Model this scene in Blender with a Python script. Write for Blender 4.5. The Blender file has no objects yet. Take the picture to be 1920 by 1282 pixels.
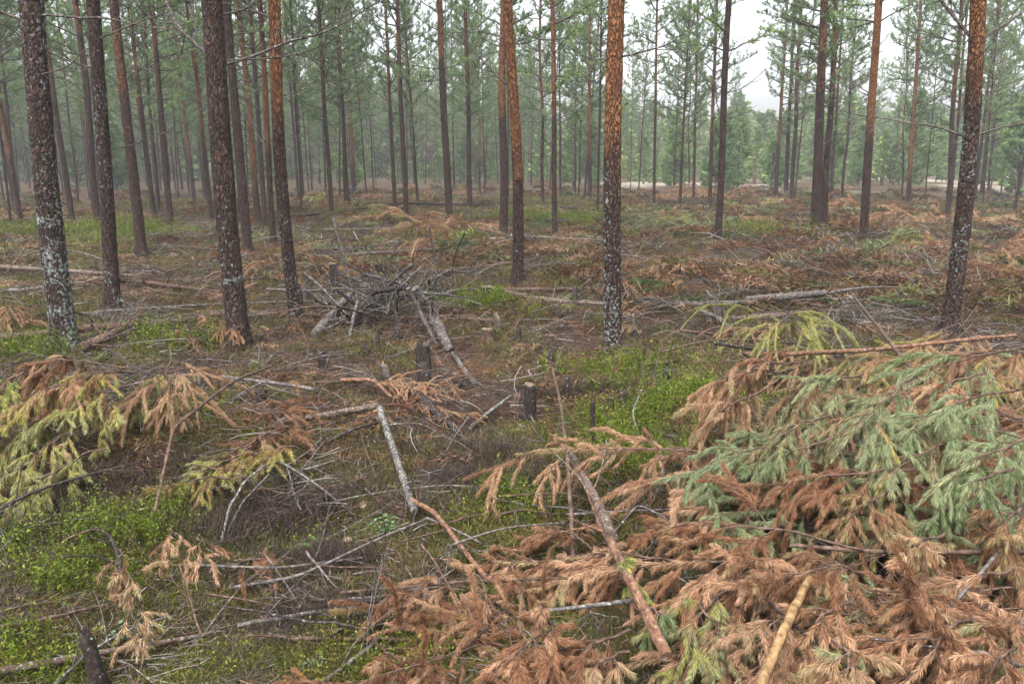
import bpy, math, random
import numpy as np
from mathutils import Vector, Matrix

random.seed(11)
rng = np.random.default_rng(11)
R = math.radians
scene = bpy.context.scene
col = scene.collection

# ------------------------------------------------------------------ camera, sky, sun, exposure
FPX, IW, IH = 1500.0, 1920.0, 1282.0
CAMZ, PITCH = 1.65, R(12.4)
cam_d = bpy.data.cameras.new('camera')
cam_d.sensor_width = 36.0
cam_d.lens = 36.0 * FPX / IW
cam_d.clip_start = 0.05
cam_d.clip_end = 3000
cam = bpy.data.objects.new('camera', cam_d)
cam.location = (0, 0, CAMZ)
cam.rotation_euler = (R(90) - PITCH, 0, 0)
col.objects.link(cam)
scene.camera = cam

world = bpy.data.worlds.new('World')
scene.world = world
world.use_nodes = True
wn, wl = world.node_tree.nodes, world.node_tree.links
wn.clear()
SUN_EL, SUN_AZ = R(62), R(200)
sky = wn.new('ShaderNodeTexSky')
sky.sky_type = 'NISHITA'
sky.sun_disc = False
sky.sun_elevation = SUN_EL
sky.sun_rotation = SUN_AZ
sky.air_density = 1.0
sky.dust_density = 6.0
hs = wn.new('ShaderNodeHueSaturation')
hs.inputs['Saturation'].default_value = 0.3
bg = wn.new('ShaderNodeBackground')
bg.inputs['Strength'].default_value = 0.15
wo = wn.new('ShaderNodeOutputWorld')
wl.new(sky.outputs[0], hs.inputs['Color'])
wl.new(hs.outputs[0], bg.inputs[0])
wl.new(bg.outputs[0], wo.inputs[0])

sun_d = bpy.data.lights.new('sun', 'SUN')
sun_d.energy = 0.9
sun_d.angle = R(70)
sun_d.color = (1.0, 0.975, 0.94)
sun = bpy.data.objects.new('sun', sun_d)
sun.rotation_euler = (R(90) - SUN_EL, 0, R(180) - SUN_AZ)
col.objects.link(sun)

scene.view_settings.view_transform = 'Standard'
scene.view_settings.look = 'None'
scene.view_settings.gamma = 1.0
scene.view_settings.exposure = 1.75
scene.render.engine = 'CYCLES'
cy = scene.cycles
cy.max_bounces = 5
cy.diffuse_bounces = 3
cy.glossy_bounces = 1
cy.transmission_bounces = 2
cy.volume_bounces = 1
cy.caustics_reflective = False
cy.caustics_refractive = False
cy.use_denoising = True
cy.use_adaptive_sampling = True
cy.adaptive_threshold = 0.02

# ------------------------------------------------------------------ noise and ground height
_T = rng.random(65536).astype(np.float64)

def _h(ix, iy, iz=0):
    return _T[(ix * 73856093 ^ iy * 19349663 ^ iz * 83492791) & 65535]

def vn2(x, y, s=0):
    x = np.asarray(x, float); y = np.asarray(y, float)
    ix = np.floor(x).astype(np.int64); iy = np.floor(y).astype(np.int64)
    fx = x - ix; fy = y - iy
    fx = fx * fx * (3 - 2 * fx); fy = fy * fy * (3 - 2 * fy)
    a = _h(ix, iy, s); b = _h(ix + 1, iy, s); c = _h(ix, iy + 1, s); d = _h(ix + 1, iy + 1, s)
    return (a * (1 - fx) + b * fx) * (1 - fy) + (c * (1 - fx) + d * fx) * fy * 1.0

def fb2(x, y, s=0, o=3):
    v = 0.0; a = 0.5; t = 0.0
    for k in range(o):
        v = v + a * vn2(np.asarray(x) * 2 ** k + 17.3 * k, np.asarray(y) * 2 ** k - 9.1 * k, s + k * 7)
        t += a; a *= 0.5
    return v / t

def vn3(x, y, z, s=0):
    iz = np.floor(z).astype(np.int64); fz = z - iz
    fz = fz * fz * (3 - 2 * fz)
    ix = np.floor(x).astype(np.int64); iy = np.floor(y).astype(np.int64)
    fx = x - ix; fy = y - iy
    fx = fx * fx * (3 - 2 * fx); fy = fy * fy * (3 - 2 * fy)
    def L(k):
        a = _h(ix, iy, iz + k + s); b = _h(ix + 1, iy, iz + k + s)
        c = _h(ix, iy + 1, iz + k + s); d = _h(ix + 1, iy + 1, iz + k + s)
        return (a * (1 - fx) + b * fx) * (1 - fy) + (c * (1 - fx) + d * fx) * fy
    return L(0) * (1 - fz) + L(1) * fz

MOUNDS = [  # x, y, rx, ry, height
    (2.1, 3.6, 1.7, 1.3, 0.26), (3.4, 5.0, 2.2, 1.6, 0.22), (-2.2, 4.3, 1.0, 0.9, 0.16), (0.6, 2.4, 0.9, 0.6, 0.08),
    (-1.9, 2.7, 0.7, 0.5, 0.10), (-1.2, 8.4, 1.6, 1.0, 0.10), (2.3, 11, 2.2, 1.2, 0.16), (5.2, 12, 2.5, 1.5, 0.18),
    (-0.6, 14.5, 1.3, 1.1, 0.22), (6.0, 8.0, 2.0, 1.2, 0.18), (8.5, 17, 3.5, 2.0, 0.25), (-5.5, 11.5, 2.5, 1.5, 0.14),
]

def H(x, y):
    x = np.asarray(x, float); y = np.asarray(y, float)
    d = np.sqrt(x * x + y * y)
    h = 0.22 * (fb2(x / 3.2, y / 3.2, 3) - 0.5)
    h = h + 0.17 * (fb2(x / 0.62, y / 0.62, 5) - 0.5) * np.clip(1.3 - d / 30, 0.25, 1)
    h = h + 0.045 * (vn2(x / 0.16, y / 0.16, 9) - 0.5) * np.clip(1.1 - d / 16, 0, 1)
    h = h + 0.34 * (fb2(x / 1.9 + 5, y / 1.9, 13, 2) - 0.5) * np.clip((d - 7.5) / 5, 0, 1) * np.clip(1.8 - d / 40, 0, 1)
    for mx, my, rx, ry, hh in MOUNDS:
        h = h + hh * np.exp(-(((x - mx) / rx) ** 2 + ((y - my) / ry) ** 2))
    h = h + 0.9 * (fb2(x / 40, y / 40, 21, 2) - 0.5) * np.clip((d - 35) / 60, 0, 1)
    return h

CP, SP = math.cos(PITCH), math.sin(PITCH)

def pixdir(px, py):
    cx = (px - IW / 2) / FPX; cyy = -(py - IH / 2) / FPX
    return np.array([cx, CP + cyy * SP, -SP + cyy * CP])

def at(px, py, z=0.0):
    """ground point (raised by z) seen at a place of the photograph"""
    d = pixdir(px, py)
    if d[2] > -0.012: d = d.copy(); d[2] = -0.012
    t = CAMZ / -d[2]
    for k in range(30):
        g = float(H(d[0] * t, d[1] * t)) + z
        tn = (g - CAMZ) / d[2]
        t = t * 0.5 + max(tn, 0.5) * 0.5
    return np.array([d[0] * t, d[1] * t, CAMZ + d[2] * t])

def proj(p):
    x, y, z = p[0], p[1], p[2] - CAMZ
    zc = y * CP - z * SP
    yc = y * SP + z * CP
    zc = max(zc, 0.05)
    return (IW / 2 + FPX * x / zc, IH / 2 - FPX * yc / zc)

for px_, py_ in [(125, 650), (212, 575), (265, 470), (450, 652), (555, 605), (970, 525), (1149, 660), (1780, 615)]:
    p_ = at(px_, py_); MOUNDS.append((p_[0], p_[1] + .03, .30, .30, .06))
# green patches: px, py, half-widths (world metres), weight
GREEN = []
for px, py, rx, ry, w in [
    (200, 1010, .34, .34, 1), (330, 1150, .4, .25, .45), (150, 1090, .25, .18, .8), (560, 1000, .22, .2, .3), (960, 950, .25, .22, 1), (1200, 880, .42, .42, 1.1),
    (1180, 790, .7, .6, .9), (1150, 700, .8, .4, .7), (310, 640, .45, .35, 1), (90, 440, 2.0, 1.2, 1), (260, 440, 1.8, 1.2, .9), (1060, 415, 2.6, 2, 1),
    (880, 460, .8, .6, .8), (920, 810, .55, .35, .6), (700, 640, .5, .4, .5), (880, 580, .7, .5, .8), (560, 840, .6, .3, .6), (1000, 640, .7, .35, .6),
    (60, 670, .7, .3, .8), (660, 400, 2, 2, .8), (1420, 440, 1.5, 1.2, .8), (1000, 500, .9, .7, .5), (40, 1240, .3, .2, .7), (420, 1240, .3, .2, .45),
    (170, 470, 1.4, .7, .8), (1840, 410, 2, 1.2, .5), (530, 480, .8, .5, .5), (1850, 560, .8, .4, .4), (300, 790, .3, .2, .8), (620, 560, .6, .3, .4), (720, 1250, .3, .15, .4)]:
    p = at(px, py)
    GREEN.append((p[0], p[1], rx, ry, w))

def green(x, y):
    x = np.asarray(x, float); y = np.asarray(y, float)
    g = 0.0
    for gx, gy, rx, ry, w in GREEN:
        g = np.maximum(g, w * np.exp(-(((x - gx) / rx) ** 2 + ((y - gy) / ry) ** 2)))
    n = fb2(x / 0.5 + 3, y / 0.5, 31, 3)
    n2 = fb2(x / 2.6 + 3, y / 2.6, 33, 2)
    return np.clip(g * 1.25 + (n2 - 0.49) * 1.7 + (n - 0.5) * 1.9 + 0.10 * np.clip((np.hypot(x, y) - 4.5) / 4, 0, 1), 0, 1)

# ------------------------------------------------------------------ materials
def nodes_of(name):
    m = bpy.data.materials.new(name)
    m.use_nodes = True
    n, l = m.node_tree.nodes, m.node_tree.links
    n.clear()
    return m, n, l

def N(n, t, **kw):
    o = n.new(t)
    for k, v in kw.items(): setattr(o, k, v)
    return o

def ramp(n, l, src, stops, interp='LINEAR'):
    r = n.new('ShaderNodeValToRGB')
    r.color_ramp.interpolation = interp
    e = r.color_ramp.elements
    while len(e) > 1: e.remove(e[-1])
    e[0].position = stops[0][0]; c = stops[0][1]; e[0].color = (*c, 1)
    for p, c in stops[1:]:
        q = e.new(p); q.color = (*c, 1)
    l.new(src, r.inputs[0])
    return r.outputs[0]

def mixc(n, l, fac, a, b, mode='MIX'):
    m = n.new('ShaderNodeMix'); m.data_type = 'RGBA'; m.blend_type = mode
    if isinstance(fac, (int, float)): m.inputs[0].default_value = fac
    else: l.new(fac, m.inputs[0])
    for k, s in ((6, a), (7, b)):
        if isinstance(s, tuple): m.inputs[k].default_value = (*s, 1)
        else: l.new(s, m.inputs[k])
    return m.outputs[2]

def math_(n, l, op, a, b=None, clamp=False):
    m = n.new('ShaderNodeMath'); m.operation = op; m.use_clamp = clamp
    for k, s in enumerate((a, b)):
        if s is None: continue
        if isinstance(s, (int, float)): m.inputs[k].default_value = s
        else: l.new(s, m.inputs[k])
    return m.outputs[0]

def mat_leaf(name, transl=0.25, rough=0.65, noise_scale=9.0):
    """needle or leaf: colour from the mesh's own per-needle colour, a little light through it"""
    m, n, l = nodes_of(name)
    a = N(n, 'ShaderNodeAttribute', attribute_name='col')
    oi = N(n, 'ShaderNodeObjectInfo')
    hsv = N(n, 'ShaderNodeHueSaturation')
    l.new(math_(n, l, 'MULTIPLY_ADD', oi.outputs['Random'], 0.3), hsv.inputs['Value'])
    hsv.inputs['Value'].links[0].from_node.inputs[2].default_value = 0.85
    l.new(a.outputs['Color'], hsv.inputs['Color'])
    p = N(n, 'ShaderNodeBsdfPrincipled')
    p.inputs['Roughness'].default_value = rough
    p.inputs['Specular IOR Level'].default_value = 0.25
    l.new(hsv.outputs[0], p.inputs['Base Color'])
    t = N(n, 'ShaderNodeBsdfTranslucent')
    l.new(hsv.outputs[0], t.inputs[0])
    mx = N(n, 'ShaderNodeMixShader')
    mx.inputs[0].default_value = transl
    l.new(p.outputs[0], mx.inputs[1]); l.new(t.outputs[0], mx.inputs[2])
    o = N(n, 'ShaderNodeOutputMaterial')
    l.new(mx.outputs[0], o.inputs[0])
    return m

def mat_bark():
    m, n, l = nodes_of('pine_bark')
    tc = N(n, 'ShaderNodeTexCoord')
    mp = N(n, 'ShaderNodeMapping'); mp.inputs['Scale'].default_value = (1, 1, 0.32)
    l.new(tc.outputs['Object'], mp.inputs[0])
    dn = N(n, 'ShaderNodeTexNoise'); dn.inputs['Scale'].default_value = 14; dn.inputs['Detail'].default_value = 3
    l.new(mp.outputs[0], dn.inputs['Vector'])
    wv = mixc(n, l, 0.13, mp.outputs[0], dn.outputs['Color'], 'ADD')
    vo = N(n, 'ShaderNodeTexVoronoi', feature='DISTANCE_TO_EDGE'); vo.inputs['Scale'].default_value = 36
    l.new(wv, vo.inputs['Vector'])
    vc = N(n, 'ShaderNodeTexVoronoi'); vc.inputs['Scale'].default_value = 36
    l.new(wv, vc.inputs['Vector'])
    fine = N(n, 'ShaderNodeTexNoise'); fine.inputs['Scale'].default_value = 70; fine.inputs['Detail'].default_value = 5
    l.new(mp.outputs[0], fine.inputs['Vector'])
    big = N(n, 'ShaderNodeTexNoise'); big.inputs['Scale'].default_value = 5; big.inputs['Detail'].default_value = 3
    l.new(mp.outputs[0], big.inputs['Vector'])
    crack = ramp(n, l, vo.outputs['Distance'], [(0.0, (0, 0, 0)), (0.22, (1, 1, 1))])
    plate = ramp(n, l, fine.outputs['Fac'], [(0.3, (0.014, 0.010, 0.009)), (0.52, (0.050, 0.034, 0.030)), (0.72, (0.135, 0.098, 0.086))])
    red = ramp(n, l, vc.outputs['Color'], [(0.0, (0.022, 0.014, 0.012)), (0.6, (0.060, 0.034, 0.027)), (1.0, (0.13, 0.066, 0.046))])
    dark = mixc(n, l, 0.5, plate, red)
    org = ramp(n, l, fine.outputs['Fac'], [(0.28, (0.07, 0.026, 0.013)), (0.5, (0.21, 0.088, 0.036)), (0.75, (0.36, 0.185, 0.09))])
    ao = N(n, 'ShaderNodeAttribute', attribute_name='orange')
    of = math_(n, l, 'MULTIPLY_ADD', big.outputs['Fac'], 1.6)
    of.node.inputs[2].default_value = -0.8
    of2 = math_(n, l, 'ADD', ao.outputs['Fac'], of)
    of3 = ramp(n, l, of2, [(0.3, (0, 0, 0)), (0.75, (1, 1, 1))])
    of4 = math_(n, l, 'MULTIPLY', of3, ramp(n, l, ao.outputs['Fac'], [(0.02, (0, 0, 0)), (0.2, (1, 1, 1))]))
    c = mixc(n, l, of4, dark, org)
    c = mixc(n, l, crack, mixc(n, l, 0.6, c, (0.012, 0.008, 0.006)), c)
    # crusty pale lichen
    ln = N(n, 'ShaderNodeTexNoise'); ln.inputs['Scale'].default_value = 38; ln.inputs['Detail'].default_value = 4; ln.inputs['Roughness'].default_value = 0.6
    l.new(tc.outputs['Object'], ln.inputs['Vector'])
    al = N(n, 'ShaderNodeAttribute', attribute_name='lichen')
    lf = math_(n, l, 'MULTIPLY_ADD', al.outputs['Fac'], 0.36)
    lf.node.inputs[2].default_value = -0.36
    ls = math_(n, l, 'ADD', ln.outputs['Fac'], lf)
    lm = ramp(n, l, ls, [(0.452, (0, 0, 0)), (0.50, (1, 1, 1))])
    lcol = ramp(n, l, fine.outputs['Fac'], [(0.3, (0.11, 0.13, 0.12)), (0.7, (0.33, 0.36, 0.345))])
    c = mixc(n, l, lm, c, lcol)
    p = N(n, 'ShaderNodeBsdfPrincipled'); p.inputs['Roughness'].default_value = 0.85
    p.inputs['Specular IOR Level'].default_value = 0.2
    l.new(c, p.inputs['Base Color'])
    hgt = math_(n, l, 'ADD', crack, math_(n, l, 'MULTIPLY', fine.outputs['Fac'], 0.7))
    hgt = math_(n, l, 'ADD', hgt, math_(n, l, 'MULTIPLY', lm, 0.5))
    b = N(n, 'ShaderNodeBump'); b.inputs['Strength'].default_value = 1.0; b.inputs['Distance'].default_value = 0.02
    l.new(hgt, b.inputs['Height']); l.new(b.outputs[0], p.inputs['Normal'])
    o = N(n, 'ShaderNodeOutputMaterial'); l.new(p.outputs[0], o.inputs[0])
    return m

def mat_wood(name, c1, c2, c3, lich=0.0, scale=40, bump=0.5, lc=(0.48, 0.53, 0.49)):
    m, n, l = nodes_of(name)
    tc = N(n, 'ShaderNodeTexCoord')
    a = N(n, 'ShaderNodeTexNoise'); a.inputs['Scale'].default_value = scale; a.inputs['Detail'].default_value = 5
    a.inputs['Roughness'].default_value = 0.6
    l.new(tc.outputs['Object'], a.inputs['Vector'])
    b = N(n, 'ShaderNodeTexNoise'); b.inputs['Scale'].default_value = scale / 7; b.inputs['Detail'].default_value = 3
    l.new(tc.outputs['Object'], b.inputs['Vector'])
    c = ramp(n, l, a.outputs['Fac'], [(0.3, c1), (0.5, c2), (0.7, c3)])
    c = mixc(n, l, 0.55, c, ramp(n, l, b.outputs['Fac'], [(0.35, (0.42, 0.40, 0.38)), (0.65, (1.0, 1.0, 1.0))]), 'MULTIPLY')
    if lich > 0:
        ln = N(n, 'ShaderNodeTexNoise'); ln.inputs['Scale'].default_value = 80; ln.inputs['Detail'].default_value = 4
        l.new(tc.outputs['Object'], ln.inputs['Vector'])
        lm = ramp(n, l, ln.outputs['Fac'], [(0.66 - 0.25 * lich, (0, 0, 0)), (0.76 - 0.25 * lich, (.85, .85, .85))])
        c = mixc(n, l, lm, c, lc)
    p = N(n, 'ShaderNodeBsdfPrincipled'); p.inputs['Roughness'].default_value = 0.8
    p.inputs['Specular IOR Level'].default_value = 0.25
    l.new(c, p.inputs['Base Color'])
    bm = N(n, 'ShaderNodeBump'); bm.inputs['Strength'].default_value = bump; bm.inputs['Distance'].default_value = 0.006
    l.new(a.outputs['Fac'], bm.inputs['Height']); l.new(bm.outputs[0], p.inputs['Normal'])
    o = N(n, 'ShaderNodeOutputMaterial'); l.new(p.outputs[0], o.inputs[0])
    return m

def mat_ground():
    m, n, l = nodes_of('forest_floor')
    tc = N(n, 'ShaderNodeTexCoord')
    def nz(s, d=5, r=0.6, dist=0.0):
        a = N(n, 'ShaderNodeTexNoise'); a.inputs['Scale'].default_value = s; a.inputs['Detail'].default_value = d
        a.inputs['Roughness'].default_value = r; a.inputs['Distortion'].default_value = dist
        l.new(tc.outputs['Object'], a.inputs['Vector']); return a.outputs['Fac']
    f1, f2, f3 = nz(55, 6, 0.7, 0.8), nz(7, 5, 0.65), nz(1.1, 4)
    lit = ramp(n, l, f1, [(0.28, (0.008, 0.006, 0.005)), (0.45, (0.035, 0.023, 0.018)), (0.58, (0.085, 0.056, 0.040)), (0.75, (0.18, 0.135, 0.105))])
    rust = ramp(n, l, f1, [(0.28, (0.012, 0.007, 0.005)), (0.5, (0.075, 0.038, 0.022)), (0.75, (0.20, 0.11, 0.062))])
    grey = ramp(n, l, f1, [(0.3, (0.012, 0.010, 0.009)), (0.5, (0.050, 0.043, 0.039)), (0.75, (0.15, 0.135, 0.125))])
    c = mixc(n, l, ramp(n, l, f2, [(0.42, (0, 0, 0)), (0.58, (1, 1, 1))]), lit, rust)
    c = mixc(n, l, ramp(n, l, f3, [(0.5, (0, 0, 0)), (0.68, (0.8, 0.8, 0.8))]), c, grey)
    g = N(n, 'ShaderNodeAttribute', attribute_name='green')
    gc = ramp(n, l, f1, [(0.3, (0.010, 0.014, 0.005)), (0.5, (0.045, 0.060, 0.014)), (0.75, (0.12, 0.145, 0.035))])
    gm = math_(n, l, 'MULTIPLY', g.outputs['Fac'], ramp(n, l, f2, [(0.3, (0.4, 0.4, 0.4)), (0.6, (1, 1, 1))]))
    c = mixc(n, l, gm, c, gc)
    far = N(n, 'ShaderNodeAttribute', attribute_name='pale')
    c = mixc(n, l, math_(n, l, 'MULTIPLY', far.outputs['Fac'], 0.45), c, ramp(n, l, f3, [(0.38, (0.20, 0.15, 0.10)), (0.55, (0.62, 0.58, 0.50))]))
    p = N(n, 'ShaderNodeBsdfPrincipled'); p.inputs['Roughness'].default_value = 0.95
    p.inputs['Specular IOR Level'].default_value = 0.15
    l.new(c, p.inputs['Base Color'])
    b = N(n, 'ShaderNodeBump'); b.inputs['Strength'].default_value = 0.9; b.inputs['Distance'].default_value = 0.03
    l.new(math_(n, l, 'ADD', f1, math_(n, l, 'MULTIPLY', f2, 0.8)), b.inputs['Height']); l.new(b.outputs[0], p.inputs['Normal'])
    o = N(n, 'ShaderNodeOutputMaterial'); l.new(p.outputs[0], o.inputs[0])
    return m

M_bark = mat_bark()
M_ground = mat_ground()
M_needle = mat_leaf('pine_needles', 0.3)
M_leaf = mat_leaf('small_leaves', 0.3, 0.5)
M_litter = mat_leaf('litter', 0.0, 0.85)
M_grey = mat_wood('weathered_grey_wood', (0.025, 0.020, 0.018), (0.10, 0.085, 0.078), (0.23, 0.21, 0.20))
M_silver = mat_wood('silver_dead_wood', (0.028, 0.024, 0.021), (0.095, 0.086, 0.080), (0.20, 0.188, 0.18), 0.3, lc=(.34, .38, .34))
M_brown = mat_wood('brown_twig_bark', (0.022, 0.014, 0.011), (0.085, 0.052, 0.038), (0.19, 0.125, 0.095))
M_dark = mat_wood('dark_wet_bark', (0.007, 0.005, 0.005), (0.028, 0.020, 0.017), (0.08, 0.062, 0.053), 0.08)
M_lich = mat_wood('lichened_bark', (0.03, 0.022, 0.018), (0.11, 0.072, 0.056), (0.19, 0.14, 0.115), 0.35, lc=(.23, .26, .24))
M_orange = mat_wood('orange_pine_bark', (0.045, 0.023, 0.014), (0.155, 0.078, 0.046), (0.27, 0.16, 0.10), 0.25, lc=(.20, .22, .20))
M_pale = mat_wood('peeled_pale_wood', (0.09, 0.05, 0.024), (0.225, 0.14, 0.062), (0.35, 0.25, 0.13), 0.0)
M_cut = mat_wood('cut_wood', (0.08, 0.055, 0.035), (0.19, 0.14, 0.095), (0.30, 0.24, 0.18), 0.0)
M_mossy = mat_wood('mossy_stump_bark', (0.006, 0.005, 0.004), (0.022, 0.016, 0.014), (0.062, 0.050, 0.044), 0.10, lc=(0.26, 0.28, 0.07))

# ------------------------------------------------------------------ mesh building
class MB:
    def __init__(s): s.V = []; s.F = []; s.C = []; s.n = 0
    def add(s, V, F, mi=0, C=(0.5, 0.5, 0.5)):
        V = np.asarray(V, np.float32); F = np.asarray(F, np.int64)
        C = np.asarray(C, np.float32)
        if C.ndim == 1: C = np.tile(C, (len(V), 1))
        s.V.append(V); s.C.append(C); s.F.append((F + s.n, mi)); s.n += len(V)
    def mesh(s, name, mats, smooth=True, attrs=None, origin=None, colour=True):
        me = bpy.data.meshes.new(name)
        V = np.concatenate(s.V) if s.V else np.zeros((0, 3), np.float32)
        if origin is not None: V = V - np.asarray(origin, np.float32)
        me.vertices.add(len(V)); me.vertices.foreach_set('co', V.ravel())
        loops = []; starts = []; tot = []; mi = []; c = 0
        for F, m_ in s.F:
            k = F.shape[1]; loops.append(F.ravel())
            starts.append(c + np.arange(len(F)) * k); tot.append(np.full(len(F), k)); mi.append(np.full(len(F), m_)); c += F.size
        me.loops.add(c); me.loops.foreach_set('vertex_index', np.concatenate(loops).astype(np.int32))
        st = np.concatenate(starts).astype(np.int32)
        me.polygons.add(len(st)); me.polygons.foreach_set('loop_start', st)
        me.polygons.foreach_set('material_index', np.concatenate(mi).astype(np.int32))
        me.polygons.foreach_set('use_smooth', np.full(len(st), smooth))
        if colour:
            a = me.attributes.new('col', 'FLOAT_COLOR', 'POINT')
            C = np.concatenate(s.C); C4 = np.ones((len(C), 4), np.float32); C4[:, :3] = C
            a.data.foreach_set('color', C4.ravel())
        for k, v in (attrs or {}).items():
            a = me.attributes.new(k, 'FLOAT', 'POINT'); a.data.foreach_set('value', np.asarray(v, np.float32))
        for m_ in mats: me.materials.append(m_)
        me.update(calc_edges=True)
        return me

def link(name, data, parent=None, loc=None):
    o = bpy.data.objects.new(name, data); col.objects.link(o)
    if parent is not None: o.parent = parent
    if loc is not None: o.location = tuple(float(v) for v in loc)
    return o

def tag(o, label=None, cat=None, group=None, kind=None):
    if label: o['label'] = label
    if cat: o['category'] = cat
    if group: o['group'] = group
    if kind: o['kind'] = kind
    return o

def norm(v):
    return v / (np.linalg.norm(v, axis=-1, keepdims=True) + 1e-9)

def tube(mb, P, rad, k=6, mi=0, c=(0.3, 0.25, 0.2), rough=0.0, cap=True, seed=0, capmi=None):
    P = np.asarray(P, float); n = len(P); rad = np.broadcast_to(np.asarray(rad, float), (n,))
    T = np.gradient(P, axis=0); T = norm(T)
    ref = np.array([0, 0, 1.0]) if abs(T[:, 2]).mean() < 0.8 else np.array([1.0, 0, 0])
    A = norm(np.cross(T, ref)); B = np.cross(A, T)
    th = np.arange(k) / k * 2 * np.pi
    rr = rad[:, None] * np.ones((1, k))
    if rough > 0:
        s_ = np.linspace(0, 1, n)[:, None] * n * 0.28 + seed * 3.7
        rr = rr * (1 + rough * 2 * (vn3(np.cos(th)[None] * 1.6 + seed + 0 * s_, np.sin(th)[None] * 1.6 + 0 * s_, s_ + 0 * th[None], seed) - 0.5))
    V = P[:, None] + rr[..., None] * (np.cos(th)[None, :, None] * A[:, None] + np.sin(th)[None, :, None] * B[:, None])
    V = V.reshape(-1, 3)
    i = np.arange(n - 1)[:, None] * k; j = np.arange(k)[None]; j2 = (j + 1) % k
    F = np.stack([i + j, i + j2, i + k + j2, i + k + j], -1).reshape(-1, 4)
    mb.add(V, F, mi, c)
    if cap:
        for e, idx in ((0, 0), (n - 1, (n - 1) * k)):
            ring = V[idx:idx + k]; cen = P[e]
            VV = np.vstack([ring, cen]); q = np.arange(k)
            F3 = np.stack([q, (q + 1) % k, np.full(k, k)], -1)
            mb.add(VV, F3[:, ::-1] if e == 0 else F3, mi if capmi is None else capmi, c)

def bend(p0, p1, n, wob=0.05, arch=0.0, seed=None):
    """a wavy path from p0 to p1"""
    g = np.random.default_rng(seed if seed is not None else int(rng.integers(1e9)))
    t = np.linspace(0, 1, n)[:, None]
    p0 = np.asarray(p0, float); p1 = np.asarray(p1, float)
    L = np.linalg.norm(p1 - p0)
    a, b = g.normal(size=(2, 3)) * wob * L
    P = p0 + (p1 - p0) * t + a * np.sin(np.pi * t) + b * 0.5 * np.sin(2 * np.pi * t + 0.4) * (t * (1 - t) * 4)
    P[:, 2] += arch * L * 4 * t[:, 0] * (1 - t[:, 0])
    return P

# ------------------------------------------------------------------ ground sheet
def make_ground():
    ang = np.concatenate([np.linspace(-180, -48, 40)[:-1], np.linspace(-48, 48, 520), np.linspace(48, 180, 40)[1:]])
    ang = np.radians(ang[:-1])            # closed ring: last meets first
    rr = np.concatenate([[0.25, 0.6, 1.0, 1.3], np.geomspace(1.5, 42, 400), np.geomspace(44, 900, 60)])
    A, D = np.meshgrid(ang, rr)
    X = np.sin(A) * D; Y = np.cos(A) * D
    Z = H(X, Y)
    V = np.stack([X, Y, Z], -1).reshape(-1, 3)
    na, nr = len(ang), len(rr)
    i = np.arange(nr - 1)[:, None] * na; j = np.arange(na)[None]; j2 = (j + 1) % na
    F = np.stack([i + j, i + na + j, i + na + j2, i + j2], -1).reshape(-1, 4)[:, ::-1]
    mb = MB(); mb.add(V, F)
    V2 = np.vstack([V[:na], [[0, 0, float(H(0, 0))]]]); q = np.arange(na)
    mb.add(V2, np.stack([q, (q + 1) % na, np.full(na, na)], -1))
    VV = np.concatenate(mb.V)
    g = green(VV[:, 0], VV[:, 1])
    d = np.hypot(VV[:, 0], VV[:, 1]); az = np.degrees(np.arctan2(VV[:, 0], VV[:, 1]))
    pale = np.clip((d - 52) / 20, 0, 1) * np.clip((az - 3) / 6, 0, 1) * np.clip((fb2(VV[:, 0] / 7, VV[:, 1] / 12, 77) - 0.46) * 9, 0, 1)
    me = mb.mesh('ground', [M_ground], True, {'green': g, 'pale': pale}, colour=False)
    o = link('ground', me)
    tag(o, 'littered pine forest floor of brown needles, moss and heather', 'ground', None, 'structure')
    return o
make_ground()

# ------------------------------------------------------------------ needles
def needles(mb, P, n, L, wid, spread, c0, c1, mi=0, droop=0.3, t0=0.0, cj=0.25, g=rng):
    """n needles along a shoot P, colour from c0 (base) to c1 (tip)"""
    P = np.asarray(P, float)
    u = t0 + (1 - t0) * g.random(n) ** 0.9
    s_ = u * (len(P) - 1); i = np.minimum(s_.astype(int), len(P) - 2); f = (s_ - i)[:, None]
    B = P[i] * (1 - f) + P[i + 1] * f
    T = norm(P[i + 1] - P[i])
    rv = g.normal(size=(n, 3)); rv -= (rv * T).sum(1, keepdims=True) * T; rv = norm(rv)
    a = np.radians(g.normal(spread, 10, n))[:, None]
    a = np.where(u[:, None] > 0.93, a * 0.6, a)
    D = T * np.cos(a) + rv * np.sin(a); D[:, 2] -= droop * (.55 + .6 * g.random(n)); D = norm(D)
    Ln = (L * (0.75 + 0.45 * g.random(n)))[:, None]
    W = norm(np.cross(D, g.normal(size=(n, 3)))) * wid * 0.5
    mid = B + D * Ln * 0.55; D2 = D.copy(); D2[:, 2] -= droop * 0.5; tip = mid + norm(D2) * Ln * 0.45
    V = np.stack([B - W * .7, B + W * .7, mid + W, mid - W, tip], 1).reshape(-1, 3)
    k = np.arange(n)[:, None] * 5
    C = np.asarray(c0)[None] * (1 - u[:, None]) + np.asarray(c1)[None] * u[:, None]
    C = C * (1 - cj + 2 * cj * g.random((n, 1))) * (0.95 + 0.1 * g.random((n, 3)))
    C = np.repeat(C, 5, 0)
    mb.add(V, k + np.array([[0, 1, 2, 3]]), mi, C)
    mb.F.append((k + np.array([[3, 2, 4]]) + mb.n - len(V), mi))

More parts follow.
